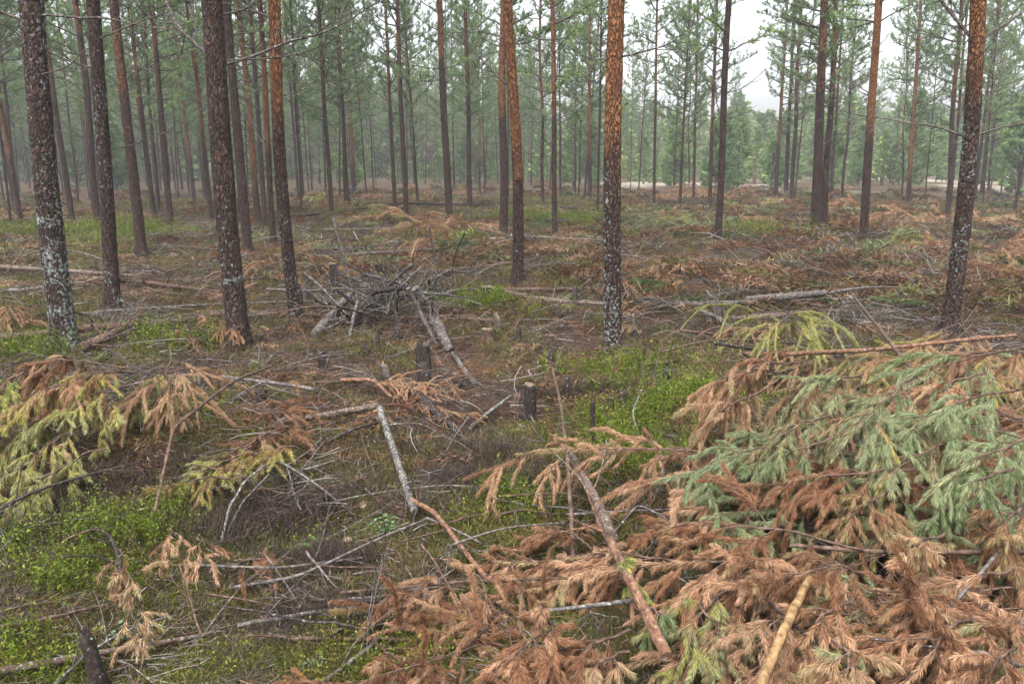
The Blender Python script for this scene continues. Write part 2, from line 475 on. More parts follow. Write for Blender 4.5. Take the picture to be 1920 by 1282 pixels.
RUST = (0.245, 0.122, 0.064); TAN = (0.42, 0.262, 0.160); GLAU = (0.205, 0.245, 0.128); GRN = (0.10, 0.15, 0.045)
YEL = (0.33, 0.31, 0.085); PALEG = (0.27, 0.28, 0.145); DKRUST = (0.115, 0.053, 0.028)
SCHEMES = {
    'rust': [(RUST, TAN), (RUST, RUST), (TAN, TAN), (DKRUST, RUST), (DKRUST, RUST), (RUST, (.25, .21, .10))],
    'tan': [(RUST, TAN), (TAN, TAN), (TAN, (.32, .27, .14)), (DKRUST, RUST)],
    'green': [(GLAU, GLAU), (GLAU, PALEG), (GRN, GLAU)],
    'mixed': [(RUST, PALEG), (TAN, YEL), (GLAU, PALEG), (RUST, TAN)],
    'yellow': [(TAN, YEL), (RUST, YEL), (YEL, PALEG), (TAN, GRN)],
    'olive': [(YEL, PALEG), (GRN, YEL)],
}

def grow(p, d, L, n, sag, wob, g):
    P = [np.array(p, float)]; d = np.array(d, float)
    st = L / (n - 1)
    for k in range(n - 1):
        d = d + g.normal(size=3) * wob; d[2] -= sag / (n - 1); d = d / np.linalg.norm(d)
        P.append(P[-1] + d * st)
    return np.array(P)

def bough_mesh(path, scheme, g, lat=8, latlen=0.38, sag=0.7, dens=900, nl=0.050, nw=0.0023, r0=0.009, sub=3, bare=0.2, up=0.02, mats=None):
    """returns (wood MB, needle MB); path in local or world space"""
    w, nd = MB(), MB()
    path = np.asarray(path, float); L = np.linalg.norm(np.diff(path, axis=0), axis=1).sum()
    n = len(path)
    tube(w, path, np.linspace(r0, r0 * 0.35, n), 6, 0, rough=0.12)
    cs = SCHEMES[scheme]
    main = cs[int(g.integers(len(cs)))]
    def pick():
        a, b = main, cs[int(g.integers(len(cs)))]
        w_ = g.random() ** 1.6
        return tuple(np.asarray(a[q]) * (1 - w_) + np.asarray(b[q]) * w_ for q in (0, 1))
    def foliate(P, frac=1.0, t0=0.0):
        Ls = np.linalg.norm(np.diff(P, axis=0), axis=1).sum() * (1 - t0)
        c0, c1 = pick()
        needles(nd, P, int(max(18, dens * Ls * frac)), nl * (.8 + .35 * g.random()), nw, 20 + 16 * g.random(), c0, c1, 0, 0.5, t0, 0.42, g)
    foliate(path, 0.9, 0.55)
    for q in range(3):
        i = int(g.integers(2, n - 2)); tt_ = norm(path[i + 1] - path[i])
        tube(w, grow(path[i], norm(tt_ * .6 + norm(g.normal(size=3))), L * .28 * g.random() + .05, 6, .1, .14, g), np.linspace(r0 * .35, r0 * .12, 6), 4, 0, cap=False)
    T = norm(np.gradient(path, axis=0))
    for k in range(lat):
        t = bare + (0.97 - bare) * (k + g.random() * 0.8) / lat
        i = min(int(t * (n - 1)), n - 2)
        p = path[i] + (path[i + 1] - path[i]) * (t * (n - 1) - i)
        tt = T[i]; side = norm(np.cross(tt, [0, 0, 1.0])) * (1 if k % 2 else -1)
        ax = tt * (0.75 + 0.35 * g.random()) + side * (0.6 + 0.5 * g.random()); ax[2] += up + 0.25 * g.normal() * 0.6
        ax = norm(ax)
        Ll = L * latlen * (1.15 - 0.65 * t) * (0.7 + 0.55 * g.random())
        P = grow(p, ax, Ll, 7, sag * (0.3 + 1.2 * g.random()), 0.17, g)
        tube(w, P, np.linspace(r0 * 0.45, r0 * 0.2, 7), 5, 0, cap=False)
        foliate(P, 1.0, 0.25)
        for q in range(sub):
            ti = 0.25 + 0.6 * (q + g.random()) / max(sub, 1)
            ii = min(int(ti * 6), 5); tl = norm(P[ii + 1] - P[ii])
            s2 = norm(np.cross(tl, [0, 0, 1.0]) + 1e-6) * (1 if (q + k) % 2 else -1)
            a2 = norm(tl * 0.9 + s2 * (0.3 + .6 * g.random()) + g.normal(size=3) * 0.3)
            P2 = grow(P[ii], a2, Ll * (0.25 + 0.6 * g.random()), 5, sag * 0.8, 0.16, g)
            tube(w, P2, r0 * 0.17, 4, 0, cap=False)
            foliate(P2, 1.0, 0.0)
    return w, nd

things = []     # (object, noun phrase, category, group, xyz) for automatic labels

def bough_object(w, nd, origin, wood=None):
    root = link('pine_bough', w.mesh('bough_stem', [wood or M_brown], True, origin=origin, colour=False), None, origin)
    link('needles', nd.mesh('bough_needles', [M_needle], False, origin=origin), root)
    return root

# ------------------------------------------------------------------ pine trees
def trunk_mesh(path, r0, height, lichen, orange_h, seed, sides=16, rough=0.05, flare=0.3, ortop=1.0, bands=()):
    """path: (n,3) local centres from the base up"""
    path = np.asarray(path, float); n = len(path); z = path[:, 2]
    rad = r0 * (1 - 0.72 * np.clip(z / height, 0, 1)) * (1 + (flare + .38) * np.exp(-np.clip(z, 0, 9) / 0.085))
    mb = MB()
    th = np.arange(sides) / sides * 2 * np.pi
    zz = z[:, None] + 0 * th[None]
    cx, sx = np.cos(th)[None] + 0 * zz, np.sin(th)[None] + 0 * zz
    rr = rad[:, None] * (1 + rough * 2 * (vn3(cx * 2.2 + seed, sx * 2.2, zz * 7, seed) - 0.5)
                         + rough * 1.4 * (vn3(cx * 5 + seed, sx * 5, zz * 22, seed + 5) - 0.5))
    rr = rr * (1 + 0.12 * np.exp(-np.clip(zz, 0, 9) / 0.12) * np.cos(th * 3 + seed)[None])
    V = np.stack([path[:, 0][:, None] + rr * cx, path[:, 1][:, None] + rr * sx, zz], -1)
    i = np.arange(n - 1)[:, None] * sides; j = np.arange(sides)[None]; j2 = (j + 1) % sides
    F = np.stack([i + j, i + j2, i + sides + j2, i + sides + j], -1).reshape(-1, 4)
    mb.add(V.reshape(-1, 3), F)
    q = np.arange(sides); top = (n - 1) * sides
    mb.F.append((np.stack([top + q, top + (q + 1) % sides, np.full(sides, top)], -1)[1:-1], 0))
    zf = zz.ravel()
    l = lichen * (0.42 + 0.62 * vn3(cx.ravel() * 0.9 + seed * 3, sx.ravel() * 0.7, zf * 2.6, seed + 2)) * np.clip(1.15 - zf / 12, 0.3, 1)
    for b0, b1, amt in bands:
        l = np.maximum(l, (amt - .42 + .45 * vn3(cx.ravel() * 1.5 + seed, sx.ravel() * 1.5, zf * 9, seed + 8)) * np.exp(-(((zf - (b0 + b1) / 2) / max(0.02, (b1 - b0) / 2)) ** 2)))
    o = np.clip((zf - orange_h) / 1.2, 0, 1) * ortop
    l = l * (1 - .45 * np.clip(o * 1.6, 0, 1))
    return mb, {'lichen': l, 'orange': o}

NEEDLE_FAR = [((0.12, 0.185, 0.08), (0.17, 0.245, 0.10)), ((0.105, 0.165, 0.08), (0.15, 0.22, 0.10)), ((0.135, 0.205, 0.08), (0.19, 0.265, 0.10))]

def crown_mesh(seed, z0, z1, wmax, whorl=0.36, per=4, tuft=13, bl=0.105, bw=0.0165, dead_from=1.8, tufts=9, tint=1.0, jag=0.35):
    """branches with needle tufts between heights z0 and z1 round a trunk on the z axis, bare dead branches below"""
    g = np.random.default_rng(seed)
    w, nd = MB(), MB()
    z = dead_from
    while z < z0:
        for k in range(int(g.integers(1, 4))):
            a = g.random() * 6.283
            L = 0.35 + g.random() * 0.9
            d = np.array([math.cos(a), math.sin(a), 0.15 + 0.5 * g.random()])
            P = grow((0, 0, z + g.normal() * 0.03), norm(d), L, 6, -0.25, 0.13, g)
            tube(w, P, np.linspace(0.011, 0.003, 6), 4, 0, cap=False)
            for q in range(3):
                i = 2 + q; s2 = norm(g.normal(size=3) * [1, 1, 0.5])
                tube(w, grow(P[i], norm(norm(P[i] - P[i - 1]) + s2 * 0.8), L * 0.35, 4, -0.1, 0.15, g), np.linspace(0.005, 0.002, 4), 3, 0, cap=False)
        z += whorl * (0.8 + 0.7 * g.random())
    z = z0
    TB, TT, TC = [], [], []
    while z < z1:
        t = (z - z0) / (z1 - z0)
        ex = min(1.0, 0.45 + t * 3.2) * (1 - t) ** 0.75
        for k in range(per):
            if g.random() < 0.18 + (0.3 if t < 0.15 else 0): continue
            a = g.random() * 6.283
            L = wmax * ex * (1 - jag + 2 * jag * g.random()) + 0.15
            d = norm(np.array([math.cos(a), math.sin(a), 0.12 + 0.75 * t + 0.25 * g.random()]))
            P = grow((0, 0, z), d, L, 7, -0.35, 0.12, g)
            tube(w, P, np.linspace(0.018 * (0.5 + ex), 0.004, 7), 4, 0, cap=False)
            nt = max(2, int(tufts * (L / wmax) + 1))
            for q in range(nt):
                u = 0.35 + 0.65 * (q + g.random() * 0.6) / nt
                s_ = min(u, 0.999) * 6; i = int(s_); p = P[i] + (P[min(i + 1, 6)] - P[i]) * (s_ - i)
                sd = g.normal(size=3) * [1, 1, 0.5]; dirn = norm(norm(P[min(i + 1, 6)] - P[i]) * 0.8 + norm(sd) * 0.9 + [0, 0, 0.3])
                sl = 0.10 + 0.22 * g.random() * (1 - 0.4 * u)
                e = p + dirn * sl
                tube(w, np.array([p, (p + e) / 2 + g.normal(size=3) * 0.01, e]), [0.005, 0.004, 0.003], 3, 0, cap=False)
                TB.append(e); TT.append(dirn); TC.append(g.random())
                TB.append((p + e) / 2); TT.append(dirn); TC.append(g.random())
        z += whorl * (0.75 + 0.5 * g.random())
    TB = np.repeat(np.array(TB), tuft, 0); TT = np.repeat(np.array(TT), tuft, 0); TC = np.repeat(np.array(TC), tuft)
    n = len(TB)
    rv = norm(g.normal(size=(n, 3)))
    D = norm(TT * (0.35 + 0.9 * g.random((n, 1))) + rv * 0.85 + [0, 0, 0.15])
    B = TB - TT * 0.08 * g.random((n, 1))
    Ln = bl * (0.7 + 0.6 * g.random((n, 1)))
    W = norm(np.cross(D, g.normal(size=(n, 3)))) * bw * 0.5
    V = np.stack([B - W * 0.6, B + W * 0.6, B + D * Ln * 0.6 + W, B + D * Ln, B + D * Ln * 0.6 - W], 1).reshape(-1, 3)
    c0, c1 = NEEDLE_FAR[seed % 3]
    C = np.asarray(c0)[None] * (1 - TC[:, None]) + np.asarray(c1)[None] * TC[:, None]
    C = np.repeat(C * tint * (0.75 + 0.5 * g.random((n, 1))), 5, 0)
    nd.add(V, np.arange(n)[:, None] * 5 + np.array([[0, 1, 2, 3, 4]]), 1, C)
    w.V += nd.V; w.C += nd.C
    for F, mi in nd.F: w.F.append((F + w.n, mi))
    w.n += nd.n
    return w.mesh('pine_crown', [M_branch, M_needle], False)

M_branch = mat_wood('thin_branch_bark', (0.018, 0.014, 0.012), (0.06, 0.046, 0.04), (0.14, 0.115, 0.10), 0.25, scale=25)
CROWNS = [crown_mesh(100 + k, z0, 12.5 + (k % 3), wm) for k, (z0, wm) in enumerate([(3.0, 1.6), (3.5, 1.5), (4.1, 1.7), (3.2, 1.45), (4.7, 1.55), (3.8, 1.75)])]
HIGH_CROWNS = [crown_mesh(200 + k, 5.4, 13, 1.6, dead_from=9) for k in range(2)]
YOUNG = [crown_mesh(300 + k, 0.25, 3.6 + k * 0.5, 1.0, whorl=0.24, per=6, dead_from=2, tufts=10, tint=1.35, bl=.12, bw=.03) for k in range(3)]

def add_tree(p, lean, r0, label, group=None, hero=False, lichen=0.2, orange_h=4.0, ortop=0.8, curve=0.0, seed=0, height=13.0, crown=None, bands=(), flare=0.3, branches=()):
    """p: base point; lean: sideways metres per metre of height (in x); one tree = Empty > trunk, crown (and branch)"""
    root = link('pine_tree', None, None, p)
    root.empty_display_size = 0.2
    tag(root, label, 'pine tree', group)
    g = np.random.default_rng(seed + 900)
    zz = np.concatenate([np.arange(-0.12, 4.2, 0.045 if hero else 0.35), np.arange(4.3, height, 0.6)]) if hero else np.concatenate([[-0.15, 0.0, 0.12, 0.3], np.arange(0.7, height, 0.7)])
    wob = g.normal(size=2) * 0.02
    X = lean * zz + curve * np.sin(np.clip(zz, 0, height) / 3.6 * np.pi) + wob[0] * np.sin(zz * 1.3)
    Y = 0.0 * zz + wob[1] * np.sin(zz * 1.1 + 1)
    mb, at_ = trunk_mesh(np.stack([X, Y, zz], -1), r0, height * 1.15, lichen, orange_h, seed, 28 if hero else 9, 0.05 if hero else 0.03, flare, ortop, bands)
    link('trunk', mb.mesh('trunk', [M_bark], True, at_, colour=False), root)
    cm = crown or (HIGH_CROWNS[seed % 2] if hero else CROWNS[seed % 6])
    c = link('crown', cm, root)
    c.rotation_euler = (0, math.atan(lean), g.random() * 6.28)
    # shear-free: tilt about the base then spin
    c.rotation_euler = (Matrix.Rotation(math.atan(lean), 3, 'Y') @ Matrix.Rotation(g.random() * 6.28, 3, 'Z')).to_euler()
    s_ = 0.9 + 0.25 * g.random()
    c.scale = (s_, s_, height / 13.0)
    for (bz, az, L, up, rb) in branches:
        gb = np.random.default_rng(int(bz * 100) + seed)
        bm = MB(); x0 = lean * bz + curve * math.sin(min(bz, height) / 3.6 * math.pi)
        d = norm(np.array([math.cos(R(az)), math.sin(R(az)), up]))
        P = grow((x0, 0, bz), d, L, 10, -0.15, 0.10, gb)
        tube(bm, P, np.linspace(rb, rb * 0.3, 10), 6, 0, rough=0.2, cap=False)
        for q in range(7):
            i = 2 + q; s2 = norm(gb.normal(size=3))
            P2 = grow(P[i], norm(norm(P[i] - P[i - 1]) * 0.9 + s2 * 0.8), L * (0.16 + 0.2 * gb.random()), 6, -0.1, 0.16, gb)
            tube(bm, P2, np.linspace(rb * 0.35, rb * 0.12, 6), 4, 0, cap=False)
            for k in range(2):
                tube(bm, grow(P2[2 + k], norm(norm(P2[2] - P2[1]) + norm(gb.normal(size=3)) * 0.8), L * 0.09, 4, 0, 0.15, gb), rb * 0.1, 3, 0, cap=False)
        link('branch', bm.mesh('dead_branch', [M_branch], True, colour=False), root)
    return root

TREES = []   # (px, short name)
def tree_px(bx, by, tx, ty, w, label, short=None, wt=None, **kw):
    p = at(bx, by)
    d = pixdir(tx, ty); t = p[1] / d[1]
    top = np.array([d[0] * t, p[1], CAMZ + d[2] * t])
    h = max(top[2] - p[2], 0.5)
    lean = float((top[0] - p[0]) / h)
    lean = max(-0.16, min(0.16, lean))
    depth = p[1] * CP + (CAMZ - p[2]) * SP
    r0 = 0.5 * w / FPX * depth * 0.95
    p = p.copy(); p[2] = float(H(p[0], p[1]))
    TREES.append((bx, short))
    return add_tree(p, lean, r0, label, **kw)

HG = 'pines standing in the front row'
tree_px(125, 650, 53, 0, 46, 'thick dark pine at far left, heavily spotted with white lichen to its base', 'the white-spotted left pine', group=HG, hero=True, lichen=1.0, orange_h=5, seed=1, flare=0.22,
        bands=[(0.28, 0.42, 1.25), (1.05, 1.2, 1.2), (1.45, 1.52, 1.1)], branches=[(2.72, 185, 0.9, 0.35, 0.016), (2.78, 10, 1.3, 0.25, 0.012), (2.85, 60, 1.2, 0.3, 0.012), (2.3, 330, .8, .2, .008)])
tree_px(212, 575, 175, 0, 28, 'medium lichen-flecked pine just right of the white-spotted left pine', 'the flecked second pine', group=HG, hero=True, lichen=0.8, orange_h=4.2, seed=2, flare=0.12,
        bands=[(1.32, 1.42, 1.05)], branches=[(1.75, 20, .9, .3, .01), (2.6, 200, 1.3, .2, .012), (2.9, 350, 1.2, .3, .012)])
tree_px(265, 470, 213, 0, 20, 'slim leaning pine with rusty bark behind the flecked second pine', 'the rusty leaning pine', group=HG, hero=True, lichen=0.2, orange_h=1.6, ortop=.36, seed=3, branches=[(3.0, 200, 1.2, .3, .012), (3.0, 340, 1.2, .3, .012)])
tree_px(450, 652, 394, 0, 42, 'thickest grey-brown pine left of centre with one bright white lichen spot', 'the thick left pine', group=HG, hero=True, lichen=0.62, orange_h=3.4, ortop=.35, seed=4, flare=0.12,
        bands=[(0.55, 0.72, 1.0), (1.72, 1.78, 0.9)], branches=[(2.45, 150, 1.5, .8, .02), (2.40, 20, 1.6, .5, .017), (2.45, 8, 1.8, 0.12, .009), (2.8, 70, 1.4, .3, .012)])
tree_px(555, 605, 514, 0, 25, 'slender pine with a bare orange patch, lichened near its foot', 'the orange-patched pine', group=HG, hero=True, lichen=0.8, orange_h=1.35, ortop=.75, seed=5, curve=-0.03, branches=[(2.9, 190, 1.1, .3, .012), (2.2, 10, .5, .4, .008)])
tree_px(970, 525, 955, 0, 22, 'warm orange pine, right-hand one of the close pair at centre', 'the orange paired pine', group=HG, hero=True, lichen=0.68, orange_h=0.9, ortop=.9, seed=6, curve=0.02, branches=[(2.5, 150, 1.3, .5, .016), (3.1, 140, 1.2, .7, .014)])
tree_px(1149, 660, 1160, 0, 35, 'lone pine right of centre, orange above and lichen-streaked below', 'the lone orange pine', group=HG, hero=True, lichen=0.95, orange_h=1.15, ortop=1.0, seed=7, flare=0.05, curve=-0.03, branches=[(2.52, 5, 0.75, .35, .012), (2.5, 185, .35, .1, .006), (2.68, 170, .3, 0, .005)])
tree_px(1780, 615, 1833, 0, 31, 'big right-hand pine, dark foot and orange top, with forked bare branches', 'the big right pine', group=HG, hero=True, lichen=0.8, orange_h=1.7, ortop=.9, seed=8, flare=0.25, curve=0.03,
        branches=[(1.72, 170, 1.2, .42, .012), (1.72, 8, 1.5, .45, .012), (2.5, 160, 1.6, 1.1, .017), (2.52, 12, 1.5, .5, .015), (3.25, 165, 1.2, .3, .016), (3.28, 25, 1.1, .5, .016)])
MG = 'pines of the middle distance'
mid = [
 (135, 420, 85, 60, 12, 'slim dark pine close behind the white-spotted left pine', .1, 3, .5),
 (38, 418, -20, 60, 10, 'thin rusty pine leaning out past the left edge', .1, 1, .7),
 (30, 388, 8, 150, 7, 'thin dark crooked stem at the left edge, behind the rusty leaner', .1, 5, .2),
 (186, 430, 143, 0, 15, 'dark pine partly hidden behind the flecked second pine', .1, 3, .5),
 (289, 410, 240, 0, 10, 'thin pine right of the rusty leaning pine', .1, 3, .5),
 (320, 424, 284, 0, 13, 'straight dark pine midway between the rusty leaner and the thick left pine', .15, 3, .5),
 (298, 399, 270, 60, 7, 'very thin stem just left of the straight dark pine', .1, 2, .5),
 (365, 380, 328, 60, 8, 'slim orange-tinted pine left of two near the thick left pine', .1, 1.5, .7),
 (399, 414, 356, 50, 9, 'slim pine immediately left of the thick left pine', .1, 1.6, .6),
 (466, 484, 424, 0, 19, 'dark pine half hidden behind the thick left pine', .35, 4, .4),
 (487, 425, 447, 0, 13, 'orange-brown pine right of the thick left pine', .1, .8, .8),
 (499, 432, 468, 0, 10, 'dark slim pine between two orange-brown pines left of the orange-patched pine', .1, 4, .3),
 (513, 455, 487, 0, 12, 'brown slim pine close left of the orange-patched pine', .1, 1.2, .65),
 (622, 405, 596, 0, 9, 'slim grey-brown pine, first to the right of the orange-patched pine', .1, 3, .4),
 (655, 392, 628, 0, 6, 'hair-thin dark pine, second to the right of the orange-patched pine', .1, 4, .4),
 (664, 368, 650, 40, 8, 'reddish thin pine farther back beside the hair-thin dark pine', .1, 1, .8),
 (741, 402, 722, 0, 8, 'thin dark pine, left of a parallel close pair', .1, 3, .5),
 (762, 420, 744, 0, 10, 'dark pine, right of a parallel close pair, left of the tall straight pine', .1, 3, .4),
 (842, 418, 823, 0, 15, 'tall straight dark pine in the left-centre, foot flecked grey', .5, 3.6, .6),
 (882, 396, 873, 0, 10, 'dark slender pine right of the tall straight dark pine', .1, 4, .5),
 (900, 362, 897, 60, 5, 'hair-thin orange pine just left of the centre pair', .1, 1, .8),
 (943, 443, 943, 0, 17, 'dark pine, left-hand one of the close pair at centre', .35, 2.4, .7),
 (1019, 386, 1012, 0, 7, 'thin grey-brown pine, first right of the centre pair', .1, 3, .6),
 (1041, 448, 1036, 0, 11, 'dark pine right of the centre pair with a blackened thick foot', .1, 2.4, .8),
 (1051, 370, 1048, 0, 5, 'hair-thin dark pine close behind the black-footed pine', .1, 3, .4),
 (1106, 379, 1105, 0, 9, 'orange-brown straight pine between the black-footed pine and the lone orange pine', .1, 1.5, .7),
 (1226, 389, 1232, 0, 6, 'thin pine, first right of the lone orange pine', .1, 3, .5),
 (1300, 379, 1309, 0, 6, 'thin dark pine left of the grey thin pair', .1, 4, .4),
 (1330, 392, 1344, 0, 8, 'thin pine, left of the grey thin pair', .1, 2, .6),
 (1345, 458, 1367, 0, 14, 'straight grey-brown pine with bare foot, right of the grey thin pair', .3, 4, .6),
 (1454, 369, 1477, 0, 8, 'slim brown pine, leftmost of three at the edge of the clearing', .1, 2, .7),
 (1473, 368, 1490, 0, 9, 'grey slim pine, middle of three at the edge of the clearing', .2, 4, .3),
 (1485, 373, 1502, 0, 9, 'dark slim pine, rightmost of three at the edge of the clearing', .1, 4, .5),
 (1528, 438, 1546, 0, 20, 'dark thick stem of the forked pine on the right', .2, 3.2, .5),
 (1545, 425, 1569, 0, 13, 'thinner right-hand stem growing beside the dark forked pine', .1, 3, .6),
 (1558, 376, 1578, 60, 6, 'thin grey pine just behind the forked pine', .1, 4, .5),
 (1618, 450, 1648, 0, 17, 'leaning dark-footed orange pine between the forked pine and the big right pine', .1, 1.6, .95),
 (1702, 386, 1727, 0, 9, 'reddish slim pine behind the leaning orange pine', .1, .8, .9),
 (1690, 370, 1700, 120, 4, 'hair-thin stem just left of the reddish slim pine', .1, 2, .6),
 (1775, 408, 1802, 0, 10, 'dark slim pine close left of the big right pine', .1, 3, .5),
 (1782, 385, 1815, 0, 7, 'thin pine directly behind the big right pine', .1, 3, .6),
 (1827, 379, 1872, 0, 6, 'thin pine, first right of the big right pine', .1, 3, .5),
 (1839, 370, 1876, 0, 6, 'thin pine, second right of the big right pine', .1, 3, .6),
 (1852, 362, 1888, 0, 5, 'hair-thin pine, third right of the big right pine', .1, 3, .6),
 (1912, 369, 1935, 60, 6, 'thin pine at the right edge of the view', .1, 3, .6),
]
shorts = {18: 'the tall straight pine', 23: 'the black-footed pine', 29: 'the grey straight pine', 33: 'the forked pine', 36: 'the leaning orange pine', 5: None}
for k, (bx, by, tx, ty, w, lab, li, oh, ot) in enumerate(mid):
    tree_px(bx, by, tx, ty, w, lab, shorts.get(k), group=MG, lichen=max(li, .3 + .03 * (k % 9)), orange_h=oh, ortop=ot, seed=20 + k, height=12 + (k * 7 % 5) * 0.6,
            flare=0.9 if k == 23 else 0.25)
HEROPX = sorted([(x, s) for x, s in TREES if s])

ORD = ['first', 'second', 'third', 'fourth', 'fifth', 'sixth', 'seventh', 'eighth', 'ninth', 'tenth', 'eleventh', 'twelfth', 'thirteenth', 'fourteenth', 'fifteenth',
       'sixteenth', 'seventeenth', 'eighteenth', 'nineteenth', 'twentieth'] + [t + o for t in ('twenty-', 'thirty-', 'forty-') for o in
       ('first', 'second', 'third', 'fourth', 'fifth', 'sixth', 'seventh', 'eighth', 'ninth')]

def gap_phrase(px):
    L = [s for x, s in HEROPX if x <= px]; Rr = [s for x, s in HEROPX if x > px]
    if not L: return 'left of ' + Rr[0]
    if not Rr: return 'right of ' + L[-1]
    return 'between %s and %s' % (L[-1], Rr[0])

# individual pines of the hazy stand behind
fill = []
g = np.random.default_rng(5)
tries = 0
while len(fill) < 280 and tries < 20000:
    tries += 1
    az = R(-36 + 72 * g.random()); d = 26 + 85 * g.random() ** 0.8
    x, y = d * math.sin(az), d * math.cos(az)
    azd = math.degrees(az)
    dens = 1.0 if azd < -12 else (0.62 if azd < 2 else 0.4)
    if 11 < azd < 21 and d > 45: dens = 0.05
    if d < 40: dens *= 0.22 if azd < 0 else .12
    if azd > 2 and d > 62: dens *= 0.25
    if g.random() > dens: continue
    if any((x - q[0]) ** 2 + (y - q[1]) ** 2 < 2.2 for q in fill): continue
    fill.append((x, y, d))
rows = {}
for x, y, d in fill:
    z = float(H(x, y)); px = proj((x, y, z))[0]
    rows.setdefault((gap_phrase(px), 'nearer' if d < 48 else ('middling' if d < 72 else 'farther')), []).append((px, x, y, z, d))
k = 0
for ph, L in rows.items():
    L.sort()
    for q, (px, x, y, z, d) in enumerate(L):
        lab = '%s background pine, %s from left %s' % (ph[1], ORD[q % len(ORD)], ph[0])
        add_tree((x, y, z), float(g.normal() * 0.028), 0.032 + 0.036 * g.random(), lab, 'slim pines of the hazy stand behind', seed=100 + k,
                 lichen=0.1, orange_h=1.5 + 4 * g.random(), ortop=0.5, height=10.5 + 3.5 * g.random())
        k += 1

def young_pines():
    g = np.random.default_rng(15); got = []
    while len(got) < 52:
        azd = (3 + 32 * g.random()) if len(got) < 36 else (-36 + 38 * g.random()); d = (44 + 50 * g.random()) if azd > 2 else (48 + 50 * g.random())
        x, y = d * math.sin(R(azd)), d * math.cos(R(azd)); z = float(H(x, y)); got.append((proj((x, y, z))[0], x, y, z, d))
    rows = {}
    for q in got: rows.setdefault((gap_phrase(q[0]), 'nearer' if q[4] < 68 else 'farther'), []).append(q)
    k = 0
    for ph, L in rows.items():
        L.sort()
        for i, (px, x, y, z, d) in enumerate(L):
            root = link('young_pine', None, None, (x, y, z)); k += 1
            s_ = 0.75 + .6 * g.random(); h = 4.0 * s_
            root.rotation_euler.z = g.random() * 6.28
            mb = MB(); tube(mb, np.array([[0, 0, -.1], [0, 0, h * .5], [0, 0, h]]), [.05, .035, .01], 6, 0)
            link('trunk', mb.mesh('trunk', [M_branch], True, colour=False), root)
            c = link('crown', YOUNG[k % 3], root); c.scale = (s_ * 1.15, s_ * 1.15, s_)
            tag(root, '%s young pine, %s from left %s' % (ph[1], ORD[i], ph[0]), 'young pine', 'bushy young pines at the edge of the clearing')
young_pines()

# far-off young wood beyond the clearing: one mass
def distant_wood():
    g = np.random.default_rng(8)
    tmpl = []
    for k in range(5):
        mb = MB(); hh = 1.0; n = 330
        t = g.random(n) ** 0.8; a = g.random(n) * 6.283
        rad = 0.17 * (1 - t) ** 0.8 * (0.35 + 0.75 * g.random(n)) + 0.012
        B = np.stack([np.cos(a) * rad, np.sin(a) * rad, 0.02 + t * 0.96], -1)
        D = norm(np.stack([np.cos(a), np.sin(a), 0.5 + 0.5 * g.random(n)], -1) + g.normal(size=(n, 3)) * 0.5)
        W = norm(np.cross(D, g.normal(size=(n, 3)))) * 0.024
        Ln = 0.06 * (0.6 + 0.7 * g.random((n, 1)))
        V = np.stack([B - W * .6, B + W * .6, B + D * Ln * .6 + W, B + D * Ln, B + D * Ln * .6 - W], 1)
        tmpl.append((V.reshape(-1, 3), np.repeat(t, 5)))
    mb = MB(); tb = MB()
    N_ = 1500
    az = np.radians(-40 + 80 * g.random(N_)); d = 98 + 130 * g.random(N_)
    az[:60] = np.radians(-8 + 34 * g.random(60)); d[:60] = 70 + 28 * g.random(60)
    for k in range(N_):
        x, y = d[k] * math.sin(az[k]), d[k] * math.cos(az[k]); z = float(H(x, y))
        V, t = tmpl[k % 5]
        h = (6.2 + 3.6 * g.random()) if k >= 60 else (2.5 + 2.5 * g.random())
        if az[k] < 0.02 and k >= 60: h += 3
        s_ = np.array([h * (0.95 + 0.4 * g.random())] * 2 + [h])
        a = g.random() * 6.28; c_, n_ = math.cos(a), math.sin(a)
        Vr = np.stack([V[:, 0] * c_ - V[:, 1] * n_, V[:, 0] * n_ + V[:, 1] * c_, V[:, 2]], -1) * s_ + [x, y, z]
        base = np.array([[.11, .18, .065], [.14, .21, .075], [.18, .24, .08]][int(g.integers(3))]) * (0.85 + 0.3 * g.random())
        m = len(V) // 5
        C = np.repeat(base[None] * (0.7 + 0.6 * g.random((m, 1))), 5, 0)
        mb.add(Vr, np.arange(m)[:, None] * 5 + np.array([[0, 1, 2, 3, 4]]), 0, C)
        tube(mb, np.array([[x, y, z - 0.2], [x, y, z + h * .5], [x, y, z + h * 0.95]]), [0.09, 0.06, 0.02], 4, 0, (0.14, 0.09, 0.065), cap=False)
    o = link('distant_wood', mb.mesh('distant_wood', [M_needle], False))
    tag(o, 'hazy far-off wood of green pines beyond the clearing', 'wood', None, 'stuff')
distant_wood()

# ------------------------------------------------------------------ labels by landmark for things lying on the floor
AREAS = [
    (0, 0, 'at the left edge'),
]
LAND = [  # px, py, phrase
    (125, 640, 'the white-spotted left pine'), (212, 575, 'the flecked second pine'), (450, 650, 'the thick left pine'), (555, 605, 'the orange-patched pine'),
    (793, 670, 'the jagged mossy stump'), (990, 755, 'the lichened grey stump'), (1149, 655, 'the lone orange pine'), (1780, 610, 'the big right pine'),
    (180, 1220, 'the dark foreground stump'), (740, 860, 'the silvery leaning pole'), (1150, 1030, 'the long fallen trunk'), (1470, 1180, 'the peeled yellow pole'),
    (1800, 850, 'the green cut bough'), (120, 800, 'the left drooping heap'), (970, 525, 'the orange paired pine'), (1530, 438, 'the forked pine'),
    (1345, 458, 'the grey straight pine'), (842, 418, 'the tall straight pine'), (1618, 450, 'the leaning orange pine'), (1710, 1100, 'the long brown branch'),
    (265, 470, 'the rusty leaning pine'), (820, 440, 'the russet needle mound'), (690, 560, 'the grey brushwood pile'), (912, 555, 'the pale-topped stump'),
]

